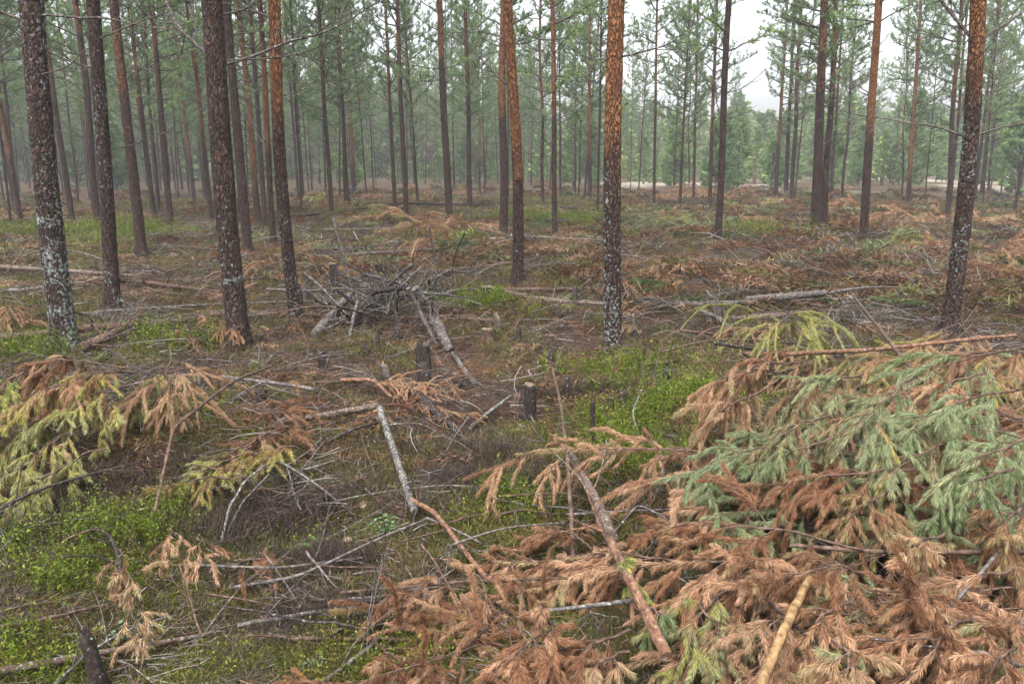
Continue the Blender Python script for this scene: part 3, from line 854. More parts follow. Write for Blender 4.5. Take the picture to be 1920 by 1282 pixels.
def auto_label():
    key = {}
    for o, noun, cat, grp, p in things:
        px, py = proj(p)
        if px < -150 or px > 2070 or py > 1420:
            px = min(max(px, 0), 1920)
        best = min(LAND, key=lambda q: (q[0] - px) ** 2 + ((q[1] - py) * 1.6) ** 2)
        dx, dy = px - best[0], py - best[1]
        if abs(dx) > abs(dy) * 1.1: rel = 'right of' if dx > 0 else 'left of'
        else: rel = 'in front of' if dy > 0 else 'behind'
        key.setdefault((noun, rel, best[2]), []).append((py, o, cat, grp))
    for (noun, rel, lm), L in key.items():
        L.sort(key=lambda q: -q[0])
        for k, (_, o, cat, grp) in enumerate(L):
            if len(L) == 1: lab = '%s %s %s' % (noun, rel, lm)
            else: lab = '%s %s %s, %s' % (noun, rel, lm, 'nearest one' if k == 0 else ('farthest one' if k == len(L) - 1 else ORD[min(k, 37)] + ' nearest'))
            tag(o, lab, cat, grp)

# ------------------------------------------------------------------ logs, sticks, stumps placed where the photo shows them
def stick(pts, w, mat, label, name='fallen_branch', cat='fallen branch', group=None, taper=0.6, z=None, twigs=0, sides=8, rough=0.12, seed=0, cut=False, wz=None):
    """pts: [(px, py, height above ground)], w: width in photo pixels at the first point"""
    P = [at(px, py, zz) for px, py, zz in pts]
    P0 = P[0]; depth = P0[1] * CP + (CAMZ - P0[2]) * SP
    r = 0.5 * w / FPX * depth
    P = np.array(P)
    n = max(8, len(P) * 7)
    # smooth resample
    t = np.linspace(0, len(P) - 1, n)
    Q = np.stack([np.interp(t, np.arange(len(P)), P[:, c]) for c in range(3)], -1)
    for _ in range(3):
        Q[1:-1] = (Q[:-2] + Q[1:-1] * 2 + Q[2:]) / 4
    g = np.random.default_rng(seed + 71)
    Q[1:-1] += g.normal(size=(n - 2, 3)) * r * 0.09
    mb = MB()
    tube(mb, Q, np.linspace(r, r * taper, n), sides, 0, rough=rough, seed=seed % 50, capmi=1)
    for k in range(twigs):
        i = int(g.integers(2, n - 2)); T = norm(Q[i + 1] - Q[i]); s2 = norm(np.cross(T, g.normal(size=3)))
        s2[2] = abs(s2[2])
        L = (0.12 + 0.3 * g.random()) * (1 + r * 10)
        Pk = grow(Q[i], norm(T * 0.7 + s2), L, 6, 0.2, 0.12, g)
        tube(mb, Pk, np.linspace(r * 0.28, r * 0.1, 6), 4, 0, cap=False)
        for q in range(2):
            tube(mb, grow(Pk[2 + q], norm(norm(Pk[3] - Pk[2]) + norm(g.normal(size=3)) * 0.8), L * 0.4, 4, 0.1, 0.1, g), r * 0.1, 3, 0, cap=False)
    o = link(name, mb.mesh(name, [mat, M_cut if cut else mat], True, origin=Q[0], colour=False), None, Q[0])
    tag(o, label, cat, group)
    return o

FB = 'branches and poles lying on the felled ground'
S = stick
S([(712, 765, .22), (740, 850, .16), (777, 958, .08)], 12.5, M_silver, 'silvery bare leaning pole with flaking bark left of centre foreground', group=FB, taper=.9, twigs=2, seed=1, sides=12)
S([(770, 935, .08), (815, 960, .1), (865, 1025, .08), (915, 1088, .03)], 9.5, M_orange, 'smooth orange branch running on from the silvery pole towards the viewer', group=FB, taper=.9, seed=2)
S([(1250, 1230, .24), (1180, 1085, .27), (1130, 990, .24), (1095, 900, .18), (1064, 838, .12)], 24, M_orange, 'long lichened trunk lying towards the viewer, orange at its near end', 'fallen_log', 'log', FB, .62, twigs=5, seed=3, sides=16)
S([(1147, 1005, .27), (1119, 940, .24), (1092, 890, .19), (1066, 842, .14)], 22.5, M_lich, 'grey lichened upper length of trunk lying along the long fallen trunk', 'fallen_log', 'log', FB, .7, twigs=2, seed=4, sides=14)
S([(1036, 690, .25), (1052, 760, .25), (1066, 880, .3), (1076, 1062, .06)], 4.5, M_brown, 'thin bare brown pole standing aslant left of the long fallen trunk', group=FB, taper=1.25, seed=5)
S([(1425, 1290, .3), (1470, 1180, .32), (1518, 1082, .30)], 20, M_pale, 'peeled yellow pole with a snapped end in the right foreground', group=FB, taper=.85, seed=6, sides=14, cut=True)
S([(1565, 1000, .08), (1590, 945, .16), (1612, 895, .22)], 22, M_orange, 'short orange pole end in the dark hollow of the right heap', group=FB, taper=.85, seed=7, cut=True)
S([(-20, 1262, .03), (120, 1235, .04), (330, 1200, .03), (410, 1183, .02)], 17, M_lich, 'pale lichened stick crossing behind the dark foreground stump', group=FB, taper=.45, seed=8, twigs=3)
S([(445, 1172, .05), (600, 1145, .05), (780, 1130, .05)], 10, M_grey, 'long grey stick lying across the lower centre-left ground', group=FB, taper=.6, twigs=5, seed=9)
S([(540, 1196, .03), (680, 1197, .04), (792, 1199, .03)], 9, M_brown, 'straight brown stick, lowest of the crossing sticks left of centre', group=FB, taper=.8, twigs=3, seed=10)
S([(-10, 1176, .03), (90, 1158, .04), (200, 1133, .04)], 9, M_brown, 'brown stick entering from the left edge above the pale stick', group=FB, taper=.6, twigs=2, seed=11)
S([(120, 788, .04), (260, 778, .06), (405, 760, .05)], 11, M_brown, 'brown stick passing under the left drooping heap', group=FB, taper=.7, seed=12)
S([(500, 792, .02), (600, 780, .05), (708, 760, .12)], 14, M_lich, 'grey log with orange bark ending at the top of the silvery pole', 'fallen_log', 'log', FB, .9, seed=13, sides=12, cut=True)
S([(757, 714, .12), (805, 760, .10), (862, 812, .04)], 22, M_dark, 'dark slab-sided log pointing down to the right before the mossy stump', 'fallen_log', 'log', FB, .55, seed=14, sides=10, rough=.25, cut=True)
S([(845, 658, .02), (812, 590, .25), (778, 540, .55)], 19, M_grey, 'broken grey log leaning on the brushwood pile', 'fallen_log', 'log', FB, .8, seed=15, sides=12, rough=.2, twigs=4)
S([(892, 722, .02), (868, 690, .05), (848, 662, .05)], 12, M_grey, 'short grey piece below the broken leaning log', group=FB, taper=.7, seed=16)
S([(586, 632, .02), (620, 592, .1), (655, 553, .25)], 18, M_silver, 'pale silvery log propped at the left of the brushwood pile', 'fallen_log', 'log', FB, .7, seed=17, twigs=4, rough=.2)
S([(900, 543, .05), (1020, 543, .06), (1190, 540, .05)], 9, M_brown, 'long horizontal brown log behind the lone orange pine', 'fallen_log', 'log', FB, .85, seed=18)
S([(562, 547, .04), (600, 546, .05), (665, 545, .04)], 8, M_orange, 'short orange-barked log right of the orange-patched pine', 'fallen_log', 'log', FB, .85, seed=19)
S([(1400, 562, .12), (1470, 557, .16), (1546, 549, .18)], 15, M_grey, 'weathered grey log right of the grey straight pine, in front of the twig heap', 'fallen_log', 'log', FB, .8, seed=20, cut=True)
S([(1026, 459, .06), (1150, 476, .08), (1215, 485, .05)], 8, M_grey, 'slanting grey log behind the lone orange pine', 'fallen_log', 'log', FB, .7, seed=21)
S([(985, 487, .05), (1140, 487, .07), (1290, 492, .05)], 6, M_grey, 'thin level log just below the slanting grey log', 'fallen_log', 'log', FB, .8, seed=22)
S([(1150, 497, .05), (1350, 497, .08), (1520, 503, .05)], 6, M_brown, 'long thin brown log running right from the lone orange pine', 'fallen_log', 'log', FB, .8, seed=23)
S([(592, 470, .05), (665, 464, .08), (737, 457, .05)], 8, M_orange, 'orange-brown log beyond the orange-patched pine', 'fallen_log', 'log', FB, .8, seed=24)
S([(-10, 548, .05), (60, 542, .08), (150, 530, .05)], 9, M_silver, 'pale log running behind the white-spotted left pine from the edge', 'fallen_log', 'log', FB, .6, seed=25, twigs=3)
S([(150, 521, .05), (280, 530, .08), (415, 549, .05)], 8, M_brown, 'long brown log between the flecked second pine and the thick left pine', 'fallen_log', 'log', FB, .8, seed=26, twigs=3)
S([(320, 541, .05), (380, 548, .06), (430, 556, .05)], 7, M_orange, 'short orange stick just left of the thick left pine', group=FB, taper=.8, seed=27)
S([(150, 653, .06), (200, 632, .10), (262, 603, .12)], 20, M_brown, 'cut log with its dark butt end at the foot of the white-spotted pine', 'fallen_log', 'log', FB, .7, seed=28, twigs=6, sides=14)
S([(1594, 547, .45), (1660, 630, .5), (1728, 716, .55)], 4.2, M_brown, 'thin brown pole slanting over the top of the right heap', group=FB, taper=.9, seed=29)
S([(1475, 664, .30), (1600, 658, .34), (1720, 650, .34)], 8, M_orange, 'brown pole with pale patches behind the right heap', group=FB, taper=.9, seed=30)
S([(1640, 655, .38), (1780, 640, .42), (1905, 628, .42)], 8, M_orange, 'orange pole along the top of the right heap, right of the slanting pole', group=FB, taper=.9, seed=31)
S([(882, 801, .03), (920, 770, .06), (958, 742, .1)], 9, M_silver, 'pale stick leaning left of the lichened grey stump', group=FB, taper=.7, seed=32)
S([(1180, 687, .03), (1240, 680, .05), (1305, 668, .04)], 10, M_brown, 'brown log right of the foot of the lone orange pine', 'fallen_log', 'log', FB, .7, seed=33)
S([(290, 960, .15), (310, 870, .2), (325, 800, .3), (440, 712, .3), (505, 688, .3)], 6, M_brown, 'long bent brown stick arching over the left middle ground', group=FB, taper=1.3, seed=34)
S([(640, 1110, .05), (890, 1088, .10), (1160, 1080, .14)], 6, M_brown, 'long dark straight twig crossing the lower centre', group=FB, taper=.9, seed=35, twigs=3)
S([(1195, 1124, .14), (1100, 1136, .10), (998, 1148, .04)], 9, M_silver, 'silvery curved branch joined to the left side of the long fallen trunk', group=FB, taper=.9, seed=36)
S([(1480, 1022, .28), (1620, 1033, .3), (1760, 1035, .3), (1930, 1036, .3)], 8, M_brown, 'long brown branch running level out of the right edge', group=FB, taper=1.3, seed=37, twigs=3)
S([(1768, 1152, .3), (1830, 1085, .33), (1893, 1010, .36)], 7, M_grey, 'grey stick slanting up at the right edge across the long brown branch', group=FB, taper=1.1, seed=38)
S([(1615, 888, .35), (1720, 908, .38), (1800, 955, .36), (1892, 1025, .3)], 5, M_brown, 'thin arched twig across the front of the green boughs', group=FB, taper=1, seed=39)
S([(1380, 1095, .22), (1500, 1100, .24), (1740, 1112, .24)], 5, M_brown, 'thin level twig just behind the peeled yellow pole', group=FB, taper=.8, seed=40)
S([(1428, 1115, .25), (1482, 1165, .26), (1540, 1215, .26), (1610, 1265, .22)], 6, M_dark, 'dark twig crossing in front of the peeled yellow pole', group=FB, taper=.8, seed=41, twigs=2)
S([(1780, 1217, .3), (1850, 1225, .33), (1930, 1250, .3)], 9, M_grey, 'grey arched branch in the lower right corner', group=FB, taper=1.1, seed=42)
S([(1630, 1197, .28), (1700, 1203, .3), (1790, 1220, .3)], 5, M_dark, 'dark thin twig leading to the arched branch of the lower right corner', group=FB, taper=1.2, seed=43)
S([(345, 1058, .04), (520, 1065, .06), (680, 1045, .05)], 6, M_grey, 'long thin grey twig across the lower left heather', group=FB, taper=.8, seed=44, twigs=4)
S([(430, 1102, .03), (560, 1080, .06), (720, 1005, .08), (800, 972, .1)], 7, M_grey, 'grey stick rising right to meet the silvery pole', group=FB, taper=.8, seed=45, twigs=3)
S([(415, 1015, .02), (430, 950, .12), (460, 900, .2), (500, 870, .22)], 6, M_silver, 'pale arched twig on the bare brown patch at left', group=FB, taper=.6, seed=46)
S([(425, 1000, .02), (455, 940, .1), (505, 888, .18)], 5, M_grey, 'grey straight twig beside the pale arched twig', group=FB, taper=.6, seed=47)
S([(235, 733, .3), (195, 690, .32), (152, 660, .3)], 7, M_dark, 'dark stick sloping over the back of the left drooping heap', group=FB, taper=.8, seed=48)
S([(278, 703, .25), (240, 680, .26), (205, 655, .25)], 6, M_dark, 'short dark stick right of the sloping dark stick at left', group=FB, taper=.8, seed=49)
S([(85, 1075, .02), (120, 1010, .14), (195, 985, .16)], 5, M_brown, 'thin twig bowed over the lower left green shrubs', group=FB, taper=.5, seed=50)
S([(-10, 1045, .03), (30, 1000, .08), (115, 962, .06)], 8, M_silver, 'pale forked twig at the left edge', group=FB, taper=.4, seed=51, twigs=5)
S([(1300, 578, .03), (1345, 595, .12), (1385, 630, .05)], 9, M_silver, 'pale bowed branch behind the right heap, left of the dead bush', group=FB, taper=.7, seed=52)
S([(800, 970, .05), (870, 1000, .06), (905, 1020, .04)], 5, M_grey, 'short grey twig beside the smooth orange branch', group=FB, taper=.6, seed=53)
S([(1150, 1000, .12), (1195, 945, .2), (1240, 965, .2), (1290, 1010, .12)], 5, M_silver, 'thin grey twig arching out right from the long fallen trunk', group=FB, taper=.6, seed=54, twigs=3)
S([(1170, 1050, .12), (1240, 1060, .15), (1300, 1100, .1)], 5, M_grey, 'thin forked twig right of the long fallen trunk', group=FB, taper=.6, seed=55, twigs=4)
S([(600, 1282, .03), (690, 1215, .05), (712, 1195, .05)], 10, M_grey, 'grey forked stick at the bottom edge left of centre', group=FB, taper=.6, seed=56, twigs=5)
S([(1200, 825, .02), (1185, 775, .15), (1203, 730, .25)], 5, M_silver, 'pale upright twig right of the twin dark stumps', group=FB, taper=.5, seed=57)
S([(640, 712, .1), (700, 712, .12), (735, 745, .1)], 8, M_orange, 'curved orange root-like branch above the silvery pole', group=FB, taper=.8, seed=58)
S([(440, 385, .1), (395, 436, .1), (270, 442, .1)], 7, M_dark, 'dark fallen stem between the rusty leaning pine and the thick left pine', 'fallen_log', 'log', FB, .8, seed=59)
S([(600, 400, .15), (545, 405, .15), (470, 432, .05)], 7, M_dark, 'dark branch lying beyond the orange-patched pine', group=FB, taper=.8, seed=60, twigs=4)
S([(640, 395, .15), (760, 380, .2), (900, 385, .15)], 6, M_dark, 'dark windfallen stem across the back of the left-centre trees', 'fallen_log', 'log', FB, .7, seed=61, twigs=4)
S([(1165, 368, .2), (1200, 366, .2), (1232, 366, .2)], 4, M_dark, 'short dark log behind the lone orange pine, far back', 'fallen_log', 'log', FB, .9, seed=62)

S([(718, 612, .0), (730, 570, .15), (750, 530, .42)], 7, M_silver, 'pale crooked limb leaning on the left side of the grey brushwood pile', group=FB, taper=.7, seed=81, twigs=3)
S([(652, 640, .0), (662, 600, .12), (670, 565, .25)], 8, M_silver, 'pale upright limb, leftmost of those leaning on the grey brushwood pile', group=FB, taper=.6, seed=82, twigs=3)
S([(765, 540, .5), (790, 590, .2), (822, 650, .0)], 9, M_grey, 'grey limb sloping down beside the broken leaning log', group=FB, taper=.7, seed=83, twigs=3)
S([(745, 535, .5), (742, 590, .2), (748, 650, .0)], 8, M_dark, 'dark limb standing nearly upright in the front of the grey brushwood pile', group=FB, taper=.7, seed=84, twigs=4)
S([(758, 538, .5), (700, 548, .3), (655, 600, .1)], 10, M_dark, 'thick dark limb sloping left across the grey brushwood pile', group=FB, taper=.7, seed=85, twigs=4)
S([(760, 545, .45), (830, 552, .3), (880, 560, .12)], 6, M_silver, 'pale limb reaching right out of the grey brushwood pile', group=FB, taper=.6, seed=86, twigs=4)
def stump(px, pyb, pyt, w, mat, label, lean=(0, 0), jag=0.35, top=None, name='stump', taper=0.85, seed=0, cat='stump', flare=0.35):
    p = at(px, pyb); depth = p[1] * CP + (CAMZ - p[2]) * SP
    r = 0.5 * w / FPX * depth; h = (pyb - pyt) / FPX * depth * 1.02 + .02
    g = np.random.default_rng(seed + 400); sides, n = 18, 12
    th = np.arange(sides) / sides * 6.283; mb = MB()
    zt = h * (1 - jag * vn2(np.cos(th) * 1.7 + seed, np.sin(th) * 1.7, 50 + seed))
    rows_ = []
    for k in range(n):
        t = k / (n - 1)
        rr = r * (1 - (1 - taper) * t) * (1 + flare * math.exp(-t * h / 0.06)) * (0.86 + 0.28 * vn3(np.cos(th) * 1.9, np.sin(th) * 1.9, np.full(sides, t * 3.1 + seed), seed))
        z = -0.06 + (zt + 0.06) * t
        rows_.append(np.stack([np.cos(th) * rr + lean[0] * z, np.sin(th) * rr + lean[1] * z, z], -1))
    for f_, dz in ((0.8, -0.10), (0.35, -0.16), (0.02, -0.12)):
        last = rows_[n - 1]; c = last.mean(0); q = c + (last - c) * f_; q[:, 2] += dz * r * (1.5 if top is None else 0.1) + (0.15 * r * (vn2(np.cos(th) * 3, np.sin(th) * 3, seed) - .5))
        rows_.append(q)
    V = np.concatenate(rows_); m = len(rows_)
    i = np.arange(m - 1)[:, None] * sides; j = np.arange(sides)[None]; j2 = (j + 1) % sides
    F = np.stack([i + j, i + j2, i + sides + j2, i + sides + j], -1)
    mb.add(V, F[:n - 1].reshape(-1, 4), 0)
    mb.F.append((F[n - 1:].reshape(-1, 4), 1))
    p = p.copy(); p[2] = float(H(p[0], p[1]))
    o = link(name, mb.mesh(name, [mat, top or mat], True, colour=False), None, p)
    if label != "x": tag(o, label, cat, "stumps and snapped stems among the pines")
    return o

stump(795, 700, 638, 28, M_mossy, 'jagged mossy grey stump left of centre, before the leaning broken log', seed=1, jag=.4)
stump(993, 786, 722, 25, M_mossy, 'tall grey stump dotted with yellow-green lichen at centre', top=M_cut, seed=2, jag=.12)
stump(969, 780, 736, 15, M_brown, 'small reddish-brown stump touching the lichened grey stump', seed=3)
stump(912, 570, 540, 30, M_dark, 'low dark stump with pale sawn top behind the centre', top=M_cut, seed=4, jag=.05)
stump(913, 642, 619, 24, M_brown, 'small squat brown stump in front of the pale-topped stump', top=M_cut, seed=5, jag=.1)
stump(1144, 776, 736, 13, M_dark, 'thin dark stump, left of the twin stumps in the green moss', seed=6)
stump(1168, 780, 730, 19, M_dark, 'wider dark stump, right of the twin stumps in the green moss', seed=7, jag=.2)
stump(1110, 842, 752, 10, M_dark, 'slim black upright snag in the green moss', seed=8, flare=0, jag=.1)
stump(1066, 752, 708, 10, M_dark, 'short black peg-like snag above the long fallen trunk', seed=9, flare=0, lean=(-.1, 0), jag=.1)
stump(945, 588, 563, 11, M_dark, 'little black pointed snag behind the small squat stump', seed=10, taper=.3)
stump(190, 1296, 1162, 33, M_dark, 'dark broken stump leaning left in the lower left foreground', seed=11, lean=(-.13, .0), flare=.05, jag=.35, taper=.8)
stump(1251, 573, 545, 12, M_dark, 'small dark stump right of the lone orange pine', seed=12)
stump(1236, 535, 490, 7, M_brown, 'thin brown post-like snag right of the lone orange pine', seed=13, flare=0)
stump(709, 662, 624, 9, M_dark, 'thin dark snag below the grey brushwood pile', seed=14, flare=0)
stump(627, 541, 494, 17, M_dark, 'dark charred stump left of the grey brushwood pile', seed=15, top=M_cut, jag=.1)
stump(1196, 642, 614, 30, M_dark, 'black rotten stump just right of the lone orange pine', seed=16, jag=.6, taper=.7)
stump(933, 470, 447, 36, M_brown, 'wide light-brown stump left of the orange paired pine', seed=17, top=M_cut, jag=.1)
stump(1101, 521, 500, 5, M_dark, 'tiny black peg between the centre pair and the lone orange pine', seed=18, flare=0)
stump(1051, 536, 522, 6, M_dark, 'tiny black peg on the horizontal orange log', seed=19, flare=0)
stump(490, 756, 722, 24, M_mossy, 'rotten black-and-white stump in front of the thick left pine', seed=20, jag=.5)
stump(377, 742, 700, 9, M_grey, 'small grey snag left of the rotten black-and-white stump', seed=21, flare=0)

gs = np.random.default_rng(303)
for k in range(30):
    px, py = 560 + 760 * gs.random(), 480 + 270 * gs.random() ** 1.1
    if k % 3 == 0: px = 60 + 1800 * gs.random(); py = 400 + 150 * gs.random()
    sc = (py - 311) / 330
    w_, h_ = (8 + 12 * gs.random()) * sc, (16 + 32 * gs.random()) * sc
    o = stump(px, py, py - h_, w_, [M_dark, M_grey, M_mossy, M_dark][k % 4], 'x', seed=100 + k, flare=.1, jag=.1 + .5 * gs.random(), lean=(gs.normal() * .12, gs.normal() * .1), top=M_cut if k % 4 == 1 else None)
    things.append((o, 'small %s stump' % ['blackened', 'grey', 'mossy', 'dark'][k % 4], 'stump', 'stumps and snapped stems among the pines', tuple(o.location)))
# upright dead bushes and brushwood piles
def dead_bush(px, py, label, n=9, hh=0.5, r=0.006, mat=None, lean=0.2, name='dead_bush', cat='dead bush', seed=0, group=None, spread=0.5):
    p = at(px, py); g = np.random.default_rng(seed + 600); mb = MB()
    for k in range(n):
        a = g.random() * 6.283
        d = norm(np.array([math.cos(a) * spread + lean, math.sin(a) * spread, 0.9]))
        P = grow(p + [math.cos(a) * .03, math.sin(a) * .03, -0.03], d, hh * (0.6 + 0.6 * g.random()), 9, 0.3, 0.16, g)
        tube(mb, P, np.linspace(r, r * .3, 9), 5, 0, rough=.1, cap=False)
        for q in range(5):
            i = 2 + q; P2 = grow(P[i], norm(norm(P[i] - P[i - 1]) + norm(g.normal(size=3)) * .9), hh * .35 * g.random() + .05, 6, 0.2, 0.15, g)
            tube(mb, P2, np.linspace(r * .4, r * .15, 6), 4, 0, cap=False)
            tube(mb, grow(P2[3], norm(norm(P2[3] - P2[2]) + norm(g.normal(size=3)) * .9), hh * .12, 4, 0.1, 0.1, g), r * .14, 3, 0, cap=False)
    o = link(name, mb.mesh(name, [mat or M_silver], True, origin=p, colour=False), None, p)
    tag(o, label, cat, group)

dead_bush(1520, 675, 'lichen-grey dead bush rising behind the right heap', 5, .62, .009, seed=1, lean=.35)
dead_bush(1352, 600, 'grey upright dead bush behind the heap, below the grey straight pine', 6, .5, .010, M_silver, .05, seed=2, spread=.3)
dead_bush(205, 618, 'curly pale dead twigs sprouting right of the white-spotted left pine', 8, .38, .006, seed=3, spread=1)
dead_bush(1255, 480, 'small dead shoots beside the thin brown post-like snag', 5, .5, .005, M_brown, 0, seed=4, spread=.3)
dead_bush(1010, 510, 'spray of grey twigs right of the foot of the orange paired pine', 8, .5, .007, M_grey, .4, seed=5, spread=.8)
dead_bush(480, 700, 'spindly grey dead sprig in front of the thick left pine', 4, .3, .005, seed=6)
dead_bush(1700, 560, 'pale dead sprigs left of the foot of the big right pine', 8, .45, .006, M_silver, -.2, seed=7, spread=.9)
dead_bush(1440, 500, 'tangled dead twigs behind the weathered grey log', 8, .5, .006, M_grey, .2, seed=8, spread=1)

def pile(c0, c1, label, n, L, r, mat_list, seed, name='brushwood_pile', h=0.3, ang=20, wid=1.0, up=.15):
    """a heap of bare cut twigs lying roughly along c0 -> c1 (photo places)"""
    a = at(*c0); b = at(*c1); g = np.random.default_rng(seed + 50); mb = MB()
    ax = norm(b - a); side = norm(np.cross(ax, [0, 0, 1.0]))
    for k in range(n):
        t = g.random(); o_ = a + (b - a) * t + side * g.normal() * 0.3 * wid
        o_[2] = float(H(o_[0], o_[1])) + h * g.random() ** 1.3 * max(0.1, 1 - abs(t - .5))
        an = R(g.normal() * ang); d = ax * math.cos(an) + side * math.sin(an); d[2] = g.normal() * up
        if g.random() < .5: d = -d
        l_ = L * (0.4 + 0.8 * g.random())
        P = grow(o_ - d * l_ / 2, norm(d), l_, 8, 0.12, 0.09, g); P[:, 2] = np.maximum(P[:, 2], H(P[:, 0], P[:, 1]) + .005)
        rr = r * (0.4 + 0.9 * g.random()); mi = int(g.integers(len(mat_list)))
        tube(mb, P, np.linspace(rr, rr * .35, 8), 5, mi, cap=False)
        for q in range(2):
            i = 3 + q; tube(mb, grow(P[i], norm(norm(P[i] - P[i - 1]) + norm(g.normal(size=3)) * .8), l_ * .3, 5, 0.1, .1, g), rr * .3, 3, mi, cap=False)
    p = (a + b) / 2
    o = link(name, mb.mesh(name, mat_list, True, origin=p, colour=False), None, p)
    tag(o, label, 'brushwood pile')
pile((690, 610), (800, 560), 'grey tangled brushwood pile between the orange-patched pine and the mossy stump', 85, 1.0, .018, [M_grey, M_dark, M_dark, M_silver], 1, h=.45, ang=70, wid=1.0, up=.6)
pile((1560, 468), (1750, 540), 'heap of straight bare grey twigs left of the big right pine', 90, 1.6, .010, [M_silver, M_grey], 2, h=.35, ang=8)
pile((180, 560), (330, 500), 'low scatter of brown cut twigs behind the flecked second pine', 80, 1.2, .010, [M_brown, M_grey], 3, h=.15, ang=60, wid=2.2)
pile((530, 1010), (620, 920), 'mat of wiry grey dead heather stems at left of the silvery pole', 150, .35, .0035, [M_grey, M_brown, M_dark], 4, h=.12, ang=90, wid=.7)
pile((1560, 600), (1720, 620), 'twiggy dark brushwood directly behind the right heap', 90, .8, .007, [M_grey, M_dark, M_silver], 5, h=.3, ang=50, wid=1.3)
pile((860, 650), (1090, 600), 'thin scatter of broken brown sticks between the mossy stump and the lone pine', 60, .5, .007, [M_brown, M_orange, M_grey], 6, h=.06, ang=70, wid=1.6)
pile((500, 1110), (720, 1160), 'dark crossing twigs on the ground left of the centre bottom', 50, .5, .005, [M_grey, M_dark, M_brown], 7, h=.1, ang=35, wid=.6)
pile((1320, 500), (1560, 520), 'level brown brushwood behind the weathered grey log', 80, 1.2, .009, [M_brown, M_grey, M_orange], 8, h=.2, ang=14, wid=1.2)
pile((200, 600), (300, 610), 'small pale twig tangle beside the cut log at left', 60, .5, .006, [M_silver, M_grey], 9, h=.3, ang=60, wid=.5)

# ------------------------------------------------------------------ cut pine boughs
BG = 'cut pine boughs with drying needles'
NAMES = {'rust': 'rust-brown', 'tan': 'pale tan', 'green': 'grey-green', 'mixed': 'half-green half-brown', 'yellow': 'yellow-green tipped', 'olive': 'olive-yellow'}
def bough_px(pts, scheme, lat=8, latlen=.4, sag=.8, dens=1000, seed=0, r0=.008, label=None, **kw):
    P = np.array([at(px, py, z) for px, py, z in pts]); n = 14
    t = np.linspace(0, len(P) - 1, n)
    Q = np.stack([np.interp(t, np.arange(len(P)), P[:, c]) for c in range(3)], -1)
    for _ in range(2): Q[1:-1] = (Q[:-2] + Q[1:-1] * 2 + Q[2:]) / 4
    g = np.random.default_rng(seed + 3000)
    Q[1:-1] += np.cumsum(g.normal(size=(n - 2, 3)), 0) * .006
    w, nd = bough_mesh(Q, scheme, g, lat, latlen, sag, dens, r0=r0, **kw)
    o = bough_object(w, nd, Q[0])
    if label: tag(o, label, 'pine bough', BG)
    else: things.append((o, '%s drooping pine bough' % NAMES[scheme], 'pine bough', BG, Q[n // 2]))
    return o

